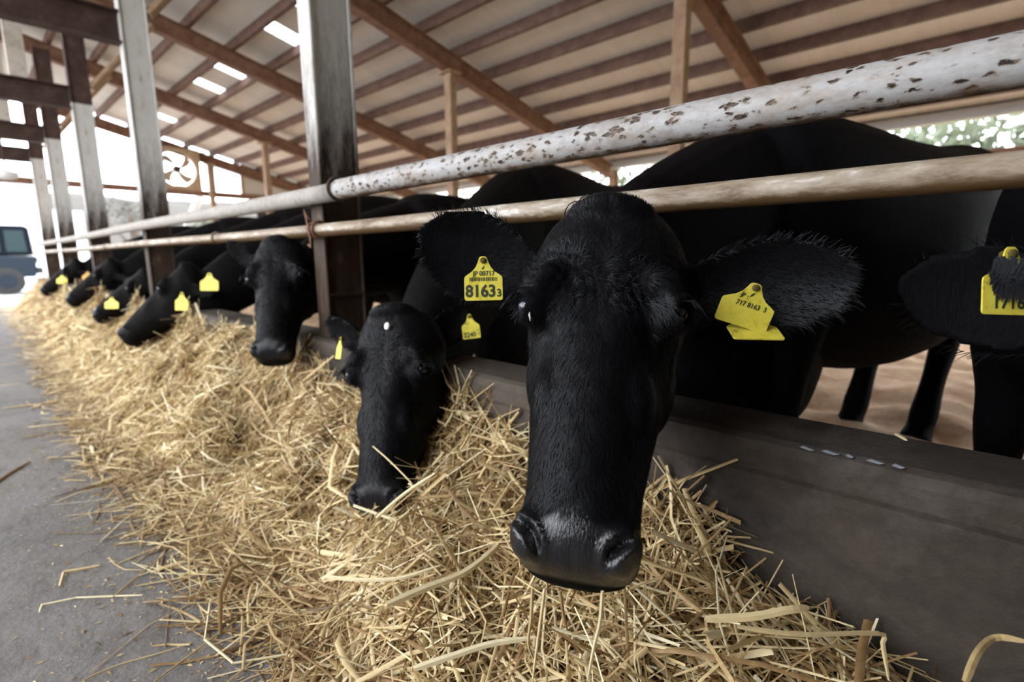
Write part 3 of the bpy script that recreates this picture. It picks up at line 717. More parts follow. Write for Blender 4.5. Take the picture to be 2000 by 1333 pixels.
def camdir(p):
    d = np.array([0, 0, CAM_H]) - np.array(p, float); return d/np.linalg.norm(d)
CR, CU = _R[:, 0], -_R[:, 1]        # picture right / up in world axes

def near_ray(px, py, p, back=0.0):
    o = np.array([0, 0, CAM_H]); d = ray(px, py); d /= np.linalg.norm(d); return o + d*((np.array(p)-o) @ d + back)

# 1: the large face in front
H1 = euler_frame(-.53, .029, .481, (-.395, .601, .668), .95)
eR = tr(H1, (.112, .085, .075))[0]; eL = tr(H1, (-.112, .085, .075))[0]
tipR = at_y(1695, 545, .80); tipL = near_ray(815, 450, eL, .07)
nR = camdir(tipR); 
ears1 = [dict(base=eR, tip=tipR, normal=nR + np.array([0, 0, -.15]), width=.135, cup=.5, droop=.0), dict(base=eL, tip=tipL, normal=camdir(tipL) + np.array([.2, -.2, -.1]), width=.15, cup=.5)]
cow1, b1 = cow_body('black_cow', 'largest black cow in front, facing the viewer, ear tags reading 8163 3', (-.54, 1.50, 0), (-.25, -.968), H1, ears1, .98, .0062, wrinkle=.0028, sm=5, hind=.78, brisket=.25, hstep=.26)
coat_hair(cow1, b1, H1, 60000, .014, .0007, 3)
# forelock: curled tufts over the poll
fb = MB(); r_ = np.random.default_rng(12)
for k in range(150):
    left = k < 95; a = r_.normal(-.035, .016) if left else r_.normal(.035, .014); s_ = 1 if left else r_.choice([-1, 1])
    p0 = np.array([a, .04 + r_.normal(0, .018), .186 - abs(a)*.28]); hL = r_.uniform(.012, .030)*(1.0 if left else .55)
    pts = [p0, p0 + np.array([s_*.15, -.25, .55])*hL, p0 + np.array([s_*.7, -.6, .75])*hL, p0 + np.array([s_*1.3, -.9, .35])*hL, p0 + np.array([s_*1.6, -1.0, -.1])*hL]
    fb.tube(tr(H1, spline(pts, 7)), np.array([.0012, .0012, .0011, .001, .0008, .0006, .0003]), 4)
fo = fb.build('forelock', M['hair'], cow1, b1, True); fo['kind'] = 'stuff'
# long hairs fringing the ears
def ear_fringe(cow, base, bs, tip, nrm, width, n, seed, ln=.03):
    r_ = np.random.default_rng(seed); e = tip-bs; L = np.linalg.norm(e); e /= L; nn = nrm - e*(nrm@e); nn /= np.linalg.norm(nn); u = np.cross(nn, e); q = MB()
    for k in range(n):
        t = r_.uniform(.1, .95); wv = np.interp(t, [0, .12, .3, .5, .7, .85, .95, 1], [.40, .55, .86, 1, .92, .66, .36, .10])*width/2; sd = r_.choice([-1, 1])
        p = bs + e*L*t + u*sd*wv*.97; d = u*sd*.55 + e*.6 + nn*r_.normal(0, .4) + r_.normal(0, .2, 3); d /= np.linalg.norm(d); l_ = ln*r_.uniform(.4, 1.1)
        q.tube([p - d*.004, p + d*l_*.55, p + d*l_ + np.array([0, 0, -.12*l_])], np.array([.0005, .0004, .0002]), 3)
    o = q.build('ear_hair', M['hair'], cow, base); o['kind'] = 'stuff'; return o
for e_, sd in zip(ears1, (5, 6)): ear_fringe(cow1, b1, np.array(e_['base']), np.array(e_['tip']), np.array(e_['normal']), e_['width'], 240, sd, .017)
# pale tear skin below the left eye of the picture, small white flecks
q = MB(); q.tube(tr(H1, [(-.100, -.012, -.016), (-.099, -.0145, -.024), (-.096, -.0165, -.034)]), np.array([.0012, .0018, .0009]), 8); o = q.build('tear_corner', M['tear'], cow1, b1, True); o['label'] = 'pale wet corner below the eye'
tl = [('JP 08717', 0, .055*.07, .0115, .0), ('8163', -.006, -.0305, .0235, .0006), ('3', .0265, -.0305, .0165, .0004)]
tl = [('JP 08717', .001, .0045, .0115, .0002), ('8163', -.0055, -.0315, .0285, .0008), ('3', .0265, -.0315, .018, .0005)]
c = near_ray(944, 544, eL*.55 + tipL*.45, -.035)
ear_tag(cow1, b1, c, CR + .02*CU, CU, .0605, .070, [(s, u*.92, v*.92, z*.92, bd) for s, u, v, z, bd in tl], 'yellow tag with a torn hooked top reading JP 08717 8163 3', bar=True, leaf=True)
c = at_y(1461, 596, .735)
rr_ = CR*.955 - CU*.30
ear_tag(cow1, b1, c, rr_, CU*.955 + CR*.30 + camdir(c)*.25, .074, .062, [('JP', -.012, .0085, .0085, .0002), ('717 8163  3', .004, -.003, .0098, .0002)], 'yellow tag tilted on the ear, grimy, reading JP 717 8163 3', leaf=True)
c = at_y(1468, 640, .75)
ear_tag(cow1, b1, c, CR*.99 - CU*.02, CU*.5 + camdir(c)*-.85, .07, .06, [], 'back plate of the tilted tag')

# 2: cow eating, nose in the hay, left of the large face
H2 = head_frame(at_y(760, 600, .745), at_y(738, 1012, .585), (.46, -.92, .30), roll=0.0)
e2R = tr(H2, (.112, .085, .08))[0]; e2L = tr(H2, (-.112, .085, .08))[0]
t2R = near_ray(908, 598, e2R, .08); t2L = near_ray(632, 622, e2L, .07)
ears2 = [dict(base=e2R, tip=t2R, normal=np.array([.8, -.7, -.1]), width=.095, th=.014), dict(base=e2L, tip=t2L, normal=np.array([.3, -.9, -.1]), width=.085, th=.014)]
cow2, b2 = cow_body('black_cow', 'black cow eating nose down in the hay, small white forehead spot, tag 2240 1', (-1.56, 1.70, 0), (.22, -.97), H2, ears2, 1.0, .0085, coat='coat2', wrinkle=.0006, sm=4, brisket=.26)
coat_hair(cow2, b2, H2, 26000, .016, .0010, 5)
sp_ = tr(H2, (.014, -.030, .118))[0]; q = MB(); q.sphere((0, 0, 0), (.008, .003, .010), 10, 6); o = MB().add(q.verts() @ (H2[:3, :3]/np.linalg.norm(H2[:3, 0])).T + sp_, q.f).build('white_spot', M['spot'], cow2, b2, True); o['label'] = 'small white hair spot on the forehead'
c = near_ray(919, 638, e2R*.3 + t2R*.7, -.02)
ear_tag(cow2, b2, c, CR*.98 + CU*.12, CU, .048, .066, [('2240', -.004, -.028, .018, .0005), ('1', .0185, -.026, .012, .0004)], 'yellow tag dirty on top reading 2240 1')
c = near_ray(663, 680, e2L*.5 + t2L*.5, -.01)
ear_tag(cow2, b2, c, CR*.3 + camdir(c)*.95, CU*.98 + CR*.15, .05, .06, [], 'yellow tag seen edge on')

# 3: head-up cow just left of the nearest post
H3 = head_frame(at_y(540, 464, .82), at_y(528, 706, .69), (.80, -.85, .25), roll=0)
e3R = tr(H3, (.112, .085, .08))[0]; e3L = tr(H3, (-.112, .085, .08))[0]
t3L = near_ray(440, 470, e3L, .06); t3R = e3R + np.array([.13, .14, -.02])
ears3 = [dict(base=e3L, tip=t3L, normal=np.array([.5, -.8, .1]), width=.075, th=.016), dict(base=e3R, tip=t3R, normal=np.array([.5, -.8, .0]), width=.08, th=.016)]
cow3, b3 = cow_body('black_cow', 'black cow with head raised, looking ahead from beside the nearest steel post', (-2.38, 1.70, 0), (.06, -.99), H3, ears3, .94, .011, coat='coat2', sm=3)
coat_hair(cow3, b3, H3, 9000, .017, .0016, 7)

# 4-7: eating cows further along the rail, seen from the side
def side_cow(label, muz, poll, base, heading, tags_, seed, hint=(.1, -.8, .6)):
    H = head_frame(poll, muz, hint); s_ = 1
    eA = tr(H, (.112, .085, .08))[0]; eB = tr(H, (-.112, .085, .08))[0]
    dA = np.array([.14, .10, -.05]); dB = np.array([-.15, .08, -.03])
    es = [dict(base=eA, tip=eA+dA, normal=np.array([.6, -.7, -.1]), width=.085, th=.018), dict(base=eB, tip=eB+dB, normal=np.array([-.2, -.9, -.1]), width=.085, th=.018)]
    cw, bb = cow_body('black_cow', label, base, heading, H, es, 1.0, .015, coat='coat2', sm=3)
    for (px, py, y, wd, hg, lab) in tags_:
        c = at_y(px, py, y); t_ = ear_tag(cw, bb, c, CR, CU, wd, hg, [], lab)
        if lab: t_.data.materials[0] = M['tago']
    return cw
side_cow('black cow in profile left of the head-up cow, eating, two bright yellow tags', at_y(236, 662, .56), at_y(365, 515, .88), (-3.22, 1.78, 0), (.04, -1), [(409, 551, .79, .085, .082, None), (355, 589, .70, .062, .085, None)], 1, (-.35, -.6, .75))
side_cow('black cow low in the hay beyond the two-tag profile cow, single tag', (-4.62, .60, .33), (-4.5, .92, .66), (-4.4, 1.85, 0), (0, -1), [(218, 592, .66, .09, .075, None)], 2, (0, -.7, .7))
side_cow('second farthest eating black cow, dark orange tag on its ear', (-6.05, .62, .36), (-5.9, .96, .74), (-5.8, 1.85, 0), (0, -1), [(171, 540, .80, .10, .085, 'grimy orange tag')], 3, (0, -.7, .7))
side_cow('farthest black cow at the end of the hay row with a bright ear tag', (-8.1, .62, .36), (-7.95, .96, .74), (-7.85, 1.85, 0), (0, -1), [(121, 546, .80, .12, .095, None)], 4, (0, -.7, .7))

# right edge cow: only an ear, a tag and legs in the picture
H7 = head_frame((.165, .88, .79), (.25, .62, .395), (-.1, -1, .35))
e7 = tr(H7, (-.112, .085, .08))[0]; t7 = at_y(1748, 548, .92); e7r = tr(H7, (.112, .085, .08))[0]
ears7 = [dict(base=e7, tip=t7, normal=camdir(t7) + np.array([0, 0, -.1]), width=.15, th=.014), dict(base=e7r, tip=e7r + np.array([.18, .04, -.02]), normal=np.array([0, -1, -.1]), width=.12, th=.014)]
cow7, b7 = cow_body('black_cow', 'black cow at the right edge, only its ear, yellow tag and dark legs in view', (.16, 1.50, 0), (-.30, -.95), H7, ears7, .9, .011, sm=3)
ear_fringe(cow7, b7, np.array(e7), np.array(t7), camdir(t7), .15, 120, 9, .02)
c = at_y(1973, 549, .80)
ear_tag(cow7, b7, c, CR*.99 - CU*.03, CU, .062, .076, [('1716', -.002, -.031, .020, .0005)], 'yellow tag cut by the picture edge, hair hanging above its number')

tf = MB(); q_ = np.random.default_rng(77)
for k in range(420):     # ear hair hanging over the upper part of the tag
    px = q_.uniform(1940, 2040); p0 = at_y(px, q_.uniform(500, 545), .788); p1 = at_y(px + q_.normal(-14, 8), q_.uniform(552, 592) - max(0, 1965-px)*.8, .785)
    tf.tube([p0, p0*.5 + p1*.5 + CR*q_.normal(0, .001) - np.array([0, .003, 0]), p1], np.array([.0008, .0007, .0003]), 3)
o = tf.build('ear_hair', M['hair'], cow7, b7); o['kind'] = 'stuff'

# cows standing inside the pen
def pen_cow(label, base, heading, seed):
    h = np.array([*heading, 0.])/np.hypot(*heading); b_ = np.array([base[0], base[1], 0.])
    poll = b_ + h*.62 + np.array([0, 0, 1.12]); mz = poll + h*.26 + np.array([0, 0, -.40])
    H = head_frame(poll, mz, h + np.array([0, 0, .5])); es = []
    for sd in (1, -1):
        e0 = tr(H, (.112*sd, .085, .08))[0]; xd = H[:3, 0]/np.linalg.norm(H[:3, 0])
        es.append(dict(base=e0, tip=e0 + xd*sd*.16 - h*.05 + np.array([0, 0, -.03]), normal=h + np.array([0, 0, -.1]), width=.085, th=.018))
    return cow_body('black_cow', label, base, heading, H, es, .98, .017, coat='coat2', sm=3)
pen_cow('black cow standing in the pen, back showing between rails left of largest face', (-2.45, 3.75, 0), (-.95, .30), 1)
pen_cow('black cow standing inside the pen behind the profile eating cow', (-4.6, 3.7, 0), (.95, -.2), 2)

# ---------------------------------------------------------------- hay
EX = [-12, -7.6, -2.7, -1.5, -.95, -.5, 1, 4]; EY = [.52, .48, .36, .40, .42, .31, .25, .25]
HX = [-12, -5, -2.8, -1.9, -1.5, -.88, -.5, -.37, -.27, 0, .6, 4]; HM_ = [.36, .38, .39, .36, .33, .325, .30, .26, .19, .15, .13, .13]
def hay_h(x, y):
    ye = np.interp(x, EX, EY) + .03*vnoise(x*3, y*0, 21); t = np.clip((y-ye)/(.85-ye), 0, 1)
    h = np.interp(x, HX, HM_)*(t**1.12); h = h*(1 + .26*vnoise(x*5, y*7, 22) + .20*vnoise(x*14, y*16, 23))
    h = h - .18*np.exp(-(((x+1.80)/.20)**2 + ((y-.66)/.12)**2))*(t > 0)
    return np.maximum(h, 0), t
r_ = np.random.default_rng(31)
def straws(n, xa, xb, wid, length, seed, nseg=3, spread=.06, xpow=1.0, tone_lo=.1):
    r = np.random.default_rng(seed); x = xb + (xa-xb)*r.random(n)**xpow
    ye = np.interp(x, EX, EY); y = ye - .03 + (.88-ye)*r.random(n)**.85
    e_ = r.random(n) < spread; y[e_] = ye[e_] - np.abs(r.normal(0, .07, e_.sum()))
    h, t = hay_h(x, y); yaw = r.random(n)*2*np.pi; yaw = np.where(r.random(n) < .45, r.normal(.25, .55, n) + np.pi*(r.random(n) < .5), yaw)
    L = length*r.lognormal(0, .42, n); L = np.clip(L, .03, .34); dep = r.random(n)
    pit = r.normal(0, .20, n) * np.clip(h/.08, .05, 1.5)
    d = np.stack([np.cos(yaw), np.sin(yaw), np.zeros(n)], 1)
    eps = .04; hx1, _ = hay_h(x + d[:, 0]*eps, y + d[:, 1]*eps); hx0, _ = hay_h(x - d[:, 0]*eps, y - d[:, 1]*eps); sl = np.clip((hx1-hx0)/(2*eps), -1, 1)
    d[:, 2] = sl + pit; d /= np.linalg.norm(d, axis=1)[:, None]
    z = h - .075*dep*np.clip(h/.08, 0, 1) + .004 + np.clip(h/.1, 0, 1)*np.abs(r.normal(0, .010, n))
    side = np.cross(d, np.array([0, 0, 1.])); side /= np.linalg.norm(side, axis=1)[:, None]
    upv = np.cross(side, d); tw = r.normal(0, .8, n)*np.clip(h/.05, .15, 1); ct, st = np.cos(tw)[:, None], np.sin(tw)[:, None]; side, upv = side*ct + upv*st, upv*ct - side*st
    wd = wid*r.lognormal(0, .38, n); wd = np.where(r.random(n) < .05, wd*1.8, wd)
    kh = r.normal(0, .10, n)*L; kv = r.normal(-.02, .07, n)*L; kink = r.random(n) < .22
    V = []; s = np.linspace(-1, 1, nseg+1); hside = np.cross(d, np.array([0, 0, 1.]))
    for q in s:
        bend = (1-q*q); bend = np.where(kink, 1-np.abs(q-.2)*1.1, bend)
        c_ = np.stack([x, y, z], 1) + d*(q*L/2)[:, None] + hside*(kh*bend*np.where(kink, 2, 1))[:, None] + np.array([0, 0, 1.])*(kv*bend + .0)[:, None]
        c_[:, 2] = np.maximum(c_[:, 2], .002); c_[:, 1] = np.minimum(c_[:, 1], .838)
        tp = (wd*(1 - .35*max(q, 0)**2))[:, None]/2
        V += [c_ - side*tp, c_ + upv*tp*.55, c_ + side*tp]
    V = np.stack(V, 1); k = 3*(nseg+1); base = (np.arange(n)*k)[:, None]; f = []
    for i in range(nseg):
        for j in (0, 1): f.append([i*3+j, i*3+j+1, (i+1)*3+j+1, (i+1)*3+j])
    F = (base[:, :, None] + np.array(f)[None]).reshape(-1, 4)
    tone = np.clip(r.normal(.54, .23, n) - .55*dep + .16, .0, 1); tone = np.where(r.random(n) < .12, tone*.5, tone)  # deeper straws get a darker tone, shade of the gaps put into the colour
    return V.reshape(-1, 3), F, np.repeat(tone, k)
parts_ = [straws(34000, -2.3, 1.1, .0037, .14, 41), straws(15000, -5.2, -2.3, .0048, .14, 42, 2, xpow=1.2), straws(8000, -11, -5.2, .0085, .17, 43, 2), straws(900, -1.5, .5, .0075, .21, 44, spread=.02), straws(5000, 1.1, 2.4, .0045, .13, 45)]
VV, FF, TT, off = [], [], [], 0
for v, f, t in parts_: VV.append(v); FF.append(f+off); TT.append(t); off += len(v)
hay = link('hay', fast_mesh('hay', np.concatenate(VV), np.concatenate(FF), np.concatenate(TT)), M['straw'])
tag(hay, 'long heap of loose dry golden straw along the trough wall', 'straw', None, 'stuff')
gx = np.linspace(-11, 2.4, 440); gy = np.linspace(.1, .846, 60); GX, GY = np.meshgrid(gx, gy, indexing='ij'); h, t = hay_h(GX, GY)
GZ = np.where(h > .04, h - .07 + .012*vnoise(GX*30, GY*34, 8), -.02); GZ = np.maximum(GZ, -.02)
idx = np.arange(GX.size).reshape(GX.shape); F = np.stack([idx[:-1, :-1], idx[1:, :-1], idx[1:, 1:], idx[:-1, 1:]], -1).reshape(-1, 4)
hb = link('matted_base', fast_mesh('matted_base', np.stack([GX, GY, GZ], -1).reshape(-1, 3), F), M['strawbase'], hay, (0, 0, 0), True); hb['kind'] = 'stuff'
# chaff on the floor
n = 9500; x = -3.2 + 3.4*r_.random(n)**.7; y = np.interp(x, EX, EY) - np.abs(r_.normal(0, .16, n)); a = r_.random(n)*6.28; l_ = r_.lognormal(-5.0, .5, n); wd = l_*r_.uniform(.15, .4, n)
d = np.stack([np.cos(a), np.sin(a), 0*a], 1); s_ = np.stack([-np.sin(a), np.cos(a), 0*a], 1); c = np.stack([x, y, np.full(n, .0012)], 1); up_ = np.array([0, 0, 1.])
V = np.stack([c-d*l_[:, None]/2, c+s_*wd[:, None]/2+up_*wd[:, None]*.4, c+d*l_[:, None]/2, c-s_*wd[:, None]/2+up_*.0004], 1).reshape(-1, 3); F = np.arange(4*n).reshape(n, 4)
ch = link('chaff', fast_mesh('chaff', V, F, np.repeat(np.clip(r_.normal(.42, .2, n), 0, 1), 4)), M['straw']); tag(ch, 'fine straw chaff scattered over the grey alley floor', 'chaff', None, 'stuff')

# single straws that can be pointed at
def single(name, label, pts, wd, tone=.8, group=None, cat='straw'):
    P = spline(pts, max(len(pts)*3, 8)) if len(pts) > 2 else spline([pts[0], (np.array(pts[0])+np.array(pts[1]))/2, pts[1]], 8)
    t = np.gradient(P, axis=0); t /= np.linalg.norm(t, axis=1)[:, None]; up_ = camdir(P[len(P)//2]); s_ = np.cross(t, up_); s_ /= np.linalg.norm(s_, axis=1)[:, None]; n_ = np.cross(s_, t)
    wv = wd/2*np.interp(np.linspace(0, 1, len(P)), [0, .1, .85, 1], [.75, 1, .85, .35]); rings = []
    for i in range(len(P)):
        rings.append(np.array([P[i]-s_[i]*wv[i], P[i]+n_[i]*wv[i]*.6, P[i]+s_[i]*wv[i], P[i]-n_[i]*wv[i]*.3]))
    mb = MB(); mb.rings(rings); base = P[len(P)//2]; me = mb.mesh(name, base); a = me.attributes.new('tone', 'FLOAT', 'POINT'); a.data.foreach_set('value', np.full(len(me.vertices), tone, np.float32))
    o = link(name, me, M['straw'], None, base); tag(o, label, cat, group); return o
Z = lambda L, z=.004: [at_z(a, b, z) for a, b in L]
def poly(L, z=.004):   # straight pieces with sharp bends
    o = []
    for (a, b) in zip(L[:-1], L[1:]):
        p, q = at_z(*a, z), at_z(*b, z); o += [p, p*.6+q*.4, p*.05+q*.95]
    return o + [at_z(*L[-1], z)]
single('loose_straw', 'pale straw lying alone on the grey floor with a short bent tip', poly([(77, 1196), (82, 1182), (150, 1168), (278, 1163)]), .0042, .95)
single('loose_straw', 'tan straw lying slantwise on the floor just right of the lone pale straw', Z([(219, 1169), (262, 1132), (325, 1080)]), .005, .6)
single('loose_straw', 'curled leaf of straw on the grey floor at the far left, with pale tip', poly([(117, 1145), (125, 1118), (160, 1112), (195, 1105)]), .007, .62)
single('loose_straw', 'long straw bent into an open zigzag at the lower left edge of the hay', poly([(595, 1064), (520, 1115), (411, 1175), (400, 1250), (456, 1296), (562, 1279), (612, 1333)], .006), .0045, .88)
single('loose_straw', 'long thin straw running diagonally under the zigzag straw to the bottom edge', Z([(300, 1333), (395, 1262), (485, 1190), (515, 1130)], .005), .0036, .66)
single('loose_straw', 'long fine curved straw across the floor at the lower left', Z([(160, 1330), (230, 1300), (310, 1277), (362, 1261)]), .003, .6)
single('loose_straw', 'brown twig of straw at the left edge of the floor', Z([(-20, 952), (20, 925), (60, 902)]), .010, .25)
single('loose_straw', 'broad grey-green straw leaf lying on the hay between the two nearest noses', [at_z(755, 1182, .17), at_z(830, 1150, .175), at_z(905, 1120, .18), at_z(958, 1080, .19), at_z(985, 1050, .20)], .013, .86)
single('loose_straw', 'pale straw stem across the hay below the eating cow', [at_z(632, 1127, .15), at_z(700, 1133, .16), at_z(780, 1130, .17), at_z(860, 1105, .185)], .007, .92)
single('loose_straw', 'wide pale straw leaf at the lower middle of the hay', [at_z(808, 1307, .13), at_z(880, 1283, .14), at_z(960, 1258, .15), at_z(1045, 1246, .155)], .010, .93)
single('loose_straw', 'straw lying across the face of the eating cow', [at_y(728, 872, .585), at_y(760, 900, .555), at_y(800, 940, .55), at_y(812, 955, .56)], .0035, .7)
single('loose_straw', 'straw sticking up beside the nose of the eating cow', [at_y(735, 1012, .54), at_y(790, 965, .545), at_y(850, 925, .56)], .007, .85)
for i, (L, lab, tn) in enumerate([([(1040, 1150), (1037, 1210), (1032, 1260), (1048, 1300)], 'thin straw hanging under the largest nose, leftmost of four', .6), ([(1064, 1150), (1055, 1220), (1048, 1270), (1040, 1333)], 'stout pale straw hanging under the largest nose, second from left', .78),
        ([(1094, 1155), (1100, 1200), (1108, 1232)], 'short dark straw hanging under the largest nose, third from left', .4), ([(1177, 1155), (1172, 1215), (1160, 1265), (1147, 1333)], 'long white-tipped straw hanging under the largest nose, rightmost of four', .85)]):
    single('hanging_straw', lab, [at_y(a, b, y) for (a, b), y in zip(L, np.linspace(.43, .47, len(L)))], .0045, tn)
single('loose_straw', 'long straw bent at a right angle in front of the dark trough wall', [at_y(1440, 1225, .62), at_y(1560, 1240, .66), at_y(1715, 1238, .74), at_y(1724, 1262, .74), at_y(1736, 1330, .70)], .006, .62)
single('loose_straw', 'broad straw lying at the foot of the trough wall right of the largest nose', [at_y(1378, 1210, .64), at_y(1470, 1205, .66), at_y(1540, 1192, .68), at_y(1580, 1188, .70)], .011, .68)
single('loose_straw', 'brown straw loop against the trough wall at the lower right', [at_y(1885, 1333, .70), at_y(1910, 1275, .74), at_y(1945, 1246, .78), at_y(2010, 1255, .78)], .008, .45)
single('loose_straw', 'short pale straw on top of the trough wall', [at_y(1748, 848, .90), at_y(1772, 861, .875)], .004, .8)

for k, (a, b_) in enumerate([((1562, 873), (1592, 880)), ((1604, 881), (1640, 888)), ((1652, 890), (1668, 893)), ((1692, 899), (1728, 906)), ((1742, 909), (1768, 914))]):  # pale bluish flecks set along the front top edge of the trough wall
    p, q2 = at_y(*a, .8445), at_y(*b_, .8445); q = MB(); d = q2 - p; nrm_ = np.array([0, -.0016, 0])
    pts = [p, p + d*.25 + np.array([0, 0, .003]), p + d*.6 + np.array([0, 0, .0015]), q2, p + d*.7 - np.array([0, 0, .0025]), p + d*.3 - np.array([0, 0, .0015])]
    q.add([v + nrm_ for v in pts] + [v - nrm_ for v in pts], [(5, 4, 3, 2, 1, 0), (6, 7, 8, 9, 10, 11)] + [(i, (i+1) % 6, 6+(i+1) % 6, 6+i) for i in range(6)])
    q.build('edge_fleck', M['fleck'], curb, (-3, .92, 0))
# ---------------------------------------------------------------- fan on the end wall, lamp
fx, fy, fz, fr = XE+.22, 2.98, 2.0+.36, .36
fan = empty('barn_fan', (fx, fy, fz)); tag(fan, 'square tan barn fan with four blades mounted above the end wall girt', 'fan')
a = np.linspace(0, 2*np.pi, 48, endpoint=False); sq = []
for t in a:
    k = .37/max(abs(math.cos(t)), abs(math.sin(t))); sq.append((k*math.cos(t), k*math.sin(t)))
inner = np.c_[.315*np.cos(a), .315*np.sin(a)]; sq = np.array(sq); b = MB(); n = 48
vv = np.concatenate([np.c_[np.full(n, .03), sq], np.c_[np.full(n, .03), inner], np.c_[np.full(n, -.11), inner], np.c_[np.full(n, -.11), sq]]); f = []
for r0, r1_ in ((0, 1), (1, 2), (2, 3), (3, 0)):
    for j in range(n): f.append((r0*n+j, r0*n+(j+1) % n, r1_*n+(j+1) % n, r1_*n+j))
b.add(vv, f); b.build('frame', M['fan'], fan)
for k in range(4):
    ph = k*math.pi/2 + .5; q = MB(); us = np.linspace(.04, .29, 7); v = []
    for u in us:
        wv = .05 + .22*(u-.04)/.25; sw = .35*(u/.29)**2
        for s_ in (-.5, -.17, .17, .5):
            an = ph + sw + s_*wv/max(u, .08)*.62; 
            v.append((.03*s_*2 - .03, u*math.cos(an), u*math.sin(an)))
    v = np.array(v); f = [(i*4+j, i*4+j+1, (i+1)*4+j+1, (i+1)*4+j) for i in range(6) for j in range(3)]; nn_ = len(v)
    v2 = v - np.array([.004, 0, 0]); q.add(np.concatenate([v, v2]), f + [tuple(nn_+i for i in t[::-1]) for t in f]); q.build('blade', M['fan'], fan)
q = MB(); q.tube([(-.09, 0, 0), (.0, 0, 0), (.012, 0, 0)], [.06, .06, .03], 16); q.build('hub', M['darkbeam'], fan)
for rr in (.09, .16, .23, .30):
    q = MB(); q.tube([(.032, rr*math.cos(t), rr*math.sin(t)) for t in np.linspace(0, 2*np.pi, 33)], .003, 5); q.build('guard_ring', M['eave'], fan)
q = MB(); q.box((-.22, -.36, -.40), (.02, .36, -.37)); q.build('bracket', M['rafter'], fan)
lamp = empty('work_lamp', at_x(12, 342, -8.33)); tag(lamp, 'white oval lamp under the far tie beam at the left edge', 'lamp')
q = MB(); q.sphere((0, 0, 0), (.07, .11, .055), 16, 8); q.build('lamp_shade', M['white'], lamp, smooth=True)
q = MB(); q.tube([(0, 0, .05), (0, 0, .16), (0, 0, CAM_H+1.44-.095-lamp.location.z)], .008, 6); q.build('cord', M['darkbeam'], lamp)
# white downpipe slanting outside under the fan
b = MB(); b.tube([at_x(392, 372, XE-.5), at_x(386, 395, XE-.5), at_x(372, 425, XE-.5), at_x(355, 470, XE-.5), at_x(355, 470, XE-.5)*np.array([1, 1, 0]) + np.array([0, 0, -.14])], .07, 10); o = b.build('downpipe', M['white'], None, at_x(372, 425, XE-.5), True); tag(o, 'white slanting pipe outside below the fan', 'pipe')

# ---------------------------------------------------------------- outside: building, car, hill, trees
bx = -26.0
bl = empty('white_building', (bx, 0, -.13)); tag(bl, 'white building with a grey roof outside the left end of the barn', 'building')
q = MB(); q.box((bx-6, -6, 0), (bx, 2.3, 2.85)); q.build('wall', M['white'], bl, (bx, 0, 0)); 
q = MB(); q.box((bx-4, 2.3, 0), (bx-.3, 3.6, 2.7)); q.build('wing', M['white'], bl, (bx, 0, 0))
q = MB(); q.add([(bx+.4, -6.3, 2.8), (bx+.4, 2.5, 2.8), (bx-3, 2.5, 4.15), (bx-3, -6.3, 4.15), (bx-6.4, 2.5, 2.8), (bx-6.4, -6.3, 2.8), (bx+.4, -6.3, 2.7), (bx+.4, 2.5, 2.7), (bx-6.4, 2.5, 2.7), (bx-6.4, -6.3, 2.7)],
      [(0, 1, 2, 3), (3, 2, 4, 5), (6, 9, 8, 7), (0, 6, 7, 1), (5, 4, 8, 9), (1, 7, 8, 4, 2), (0, 3, 5, 9, 6)]); q.build('roof', M['greyroof'], bl, (bx, 0, 0))
for y in (-4.2, -1.6, .7):
    q = MB(); q.box((bx-.02, y, 1.0), (bx+.03, y+1.1, 2.0)); wdw = q.build('window', M['eave'], bl, (bx, 0, 0))
    for k in (0, 1):
        q = MB(); q.box((bx+.028, y+.06+.5*k, 1.06), (bx+.036, y+.52+.5*k, 1.94)); q.build('pane', M['glass'], wdw, (bx, 0, 0))
car = empty('off_road_car', (-18.6, .35, -.13)); tag(car, 'dark boxy off-road car parked on the bright yard at the left edge', 'car')
def cprism(prof, x0, x1):
    n = len(prof); return MB().add([(x0, a, c) for a, c in prof] + [(x1, a, c) for a, c in prof], [tuple(range(n))[::-1], tuple(range(n, 2*n))] + [(i, (i+1) % n, n+(i+1) % n, n+i) for i in range(n)])
o = cprism([(-2.4, .42), (1.0, .42), (1.05, .95), (-1.0, .98), (-2.35, .90), (-2.45, .6)], -.75, .75).build('body', M['carlow'], car); bevel(o, .05, 2)
o = cprism([(-1.05, .965), (1.02, .965), (.98, 1.65), (.9, 1.70), (-.42, 1.70)], -.68, .68).build('cabin', M['carpaint'], car); bevel(o, .04, 2)
for pr in ([(-.78, 1.05), (-.22, 1.05), (-.22, 1.58), (-.42, 1.58)], [(-.12, 1.05), (.42, 1.05), (.42, 1.58), (-.12, 1.58)], [(.52, 1.05), (.90, 1.05), (.87, 1.58), (.52, 1.58)]):
    cprism(pr, .675, .692).build('side_window', M['glass'], car)
q = MB(); q.add([(-.6, -1.02, 1.0), (.6, -1.02, 1.0), (.55, -.47, 1.64), (-.55, -.47, 1.64), (-.6, -1.04, .99), (.6, -1.04, .99), (.55, -.49, 1.65), (-.55, -.49, 1.65)], [(0, 1, 2, 3), (7, 6, 5, 4), (0, 4, 5, 1), (1, 5, 6, 2), (2, 6, 7, 3), (3, 7, 4, 0)]); q.build('windscreen', M['glass'], car)
for y in (-1.7, .45):
    for x in (-.68, .68):
        q = MB(); q.tube([(x-.1, y, .33), (x-.09, y, .33), (x+.09, y, .33), (x+.1, y, .33)], [.28, .33, .33, .28], 20); wl_ = q.build('wheel', M['tyre'], car)
        q = MB(); q.tube([(x-.105, y, .33), (x+.105, y, .33)], .18, 14); q.build('hubcap', M['carlow'], wl_)
q = MB(); q.box((-.7, 1.03, .5), (.7, 1.14, .66)); q.build('bumper', M['tyre'], car)
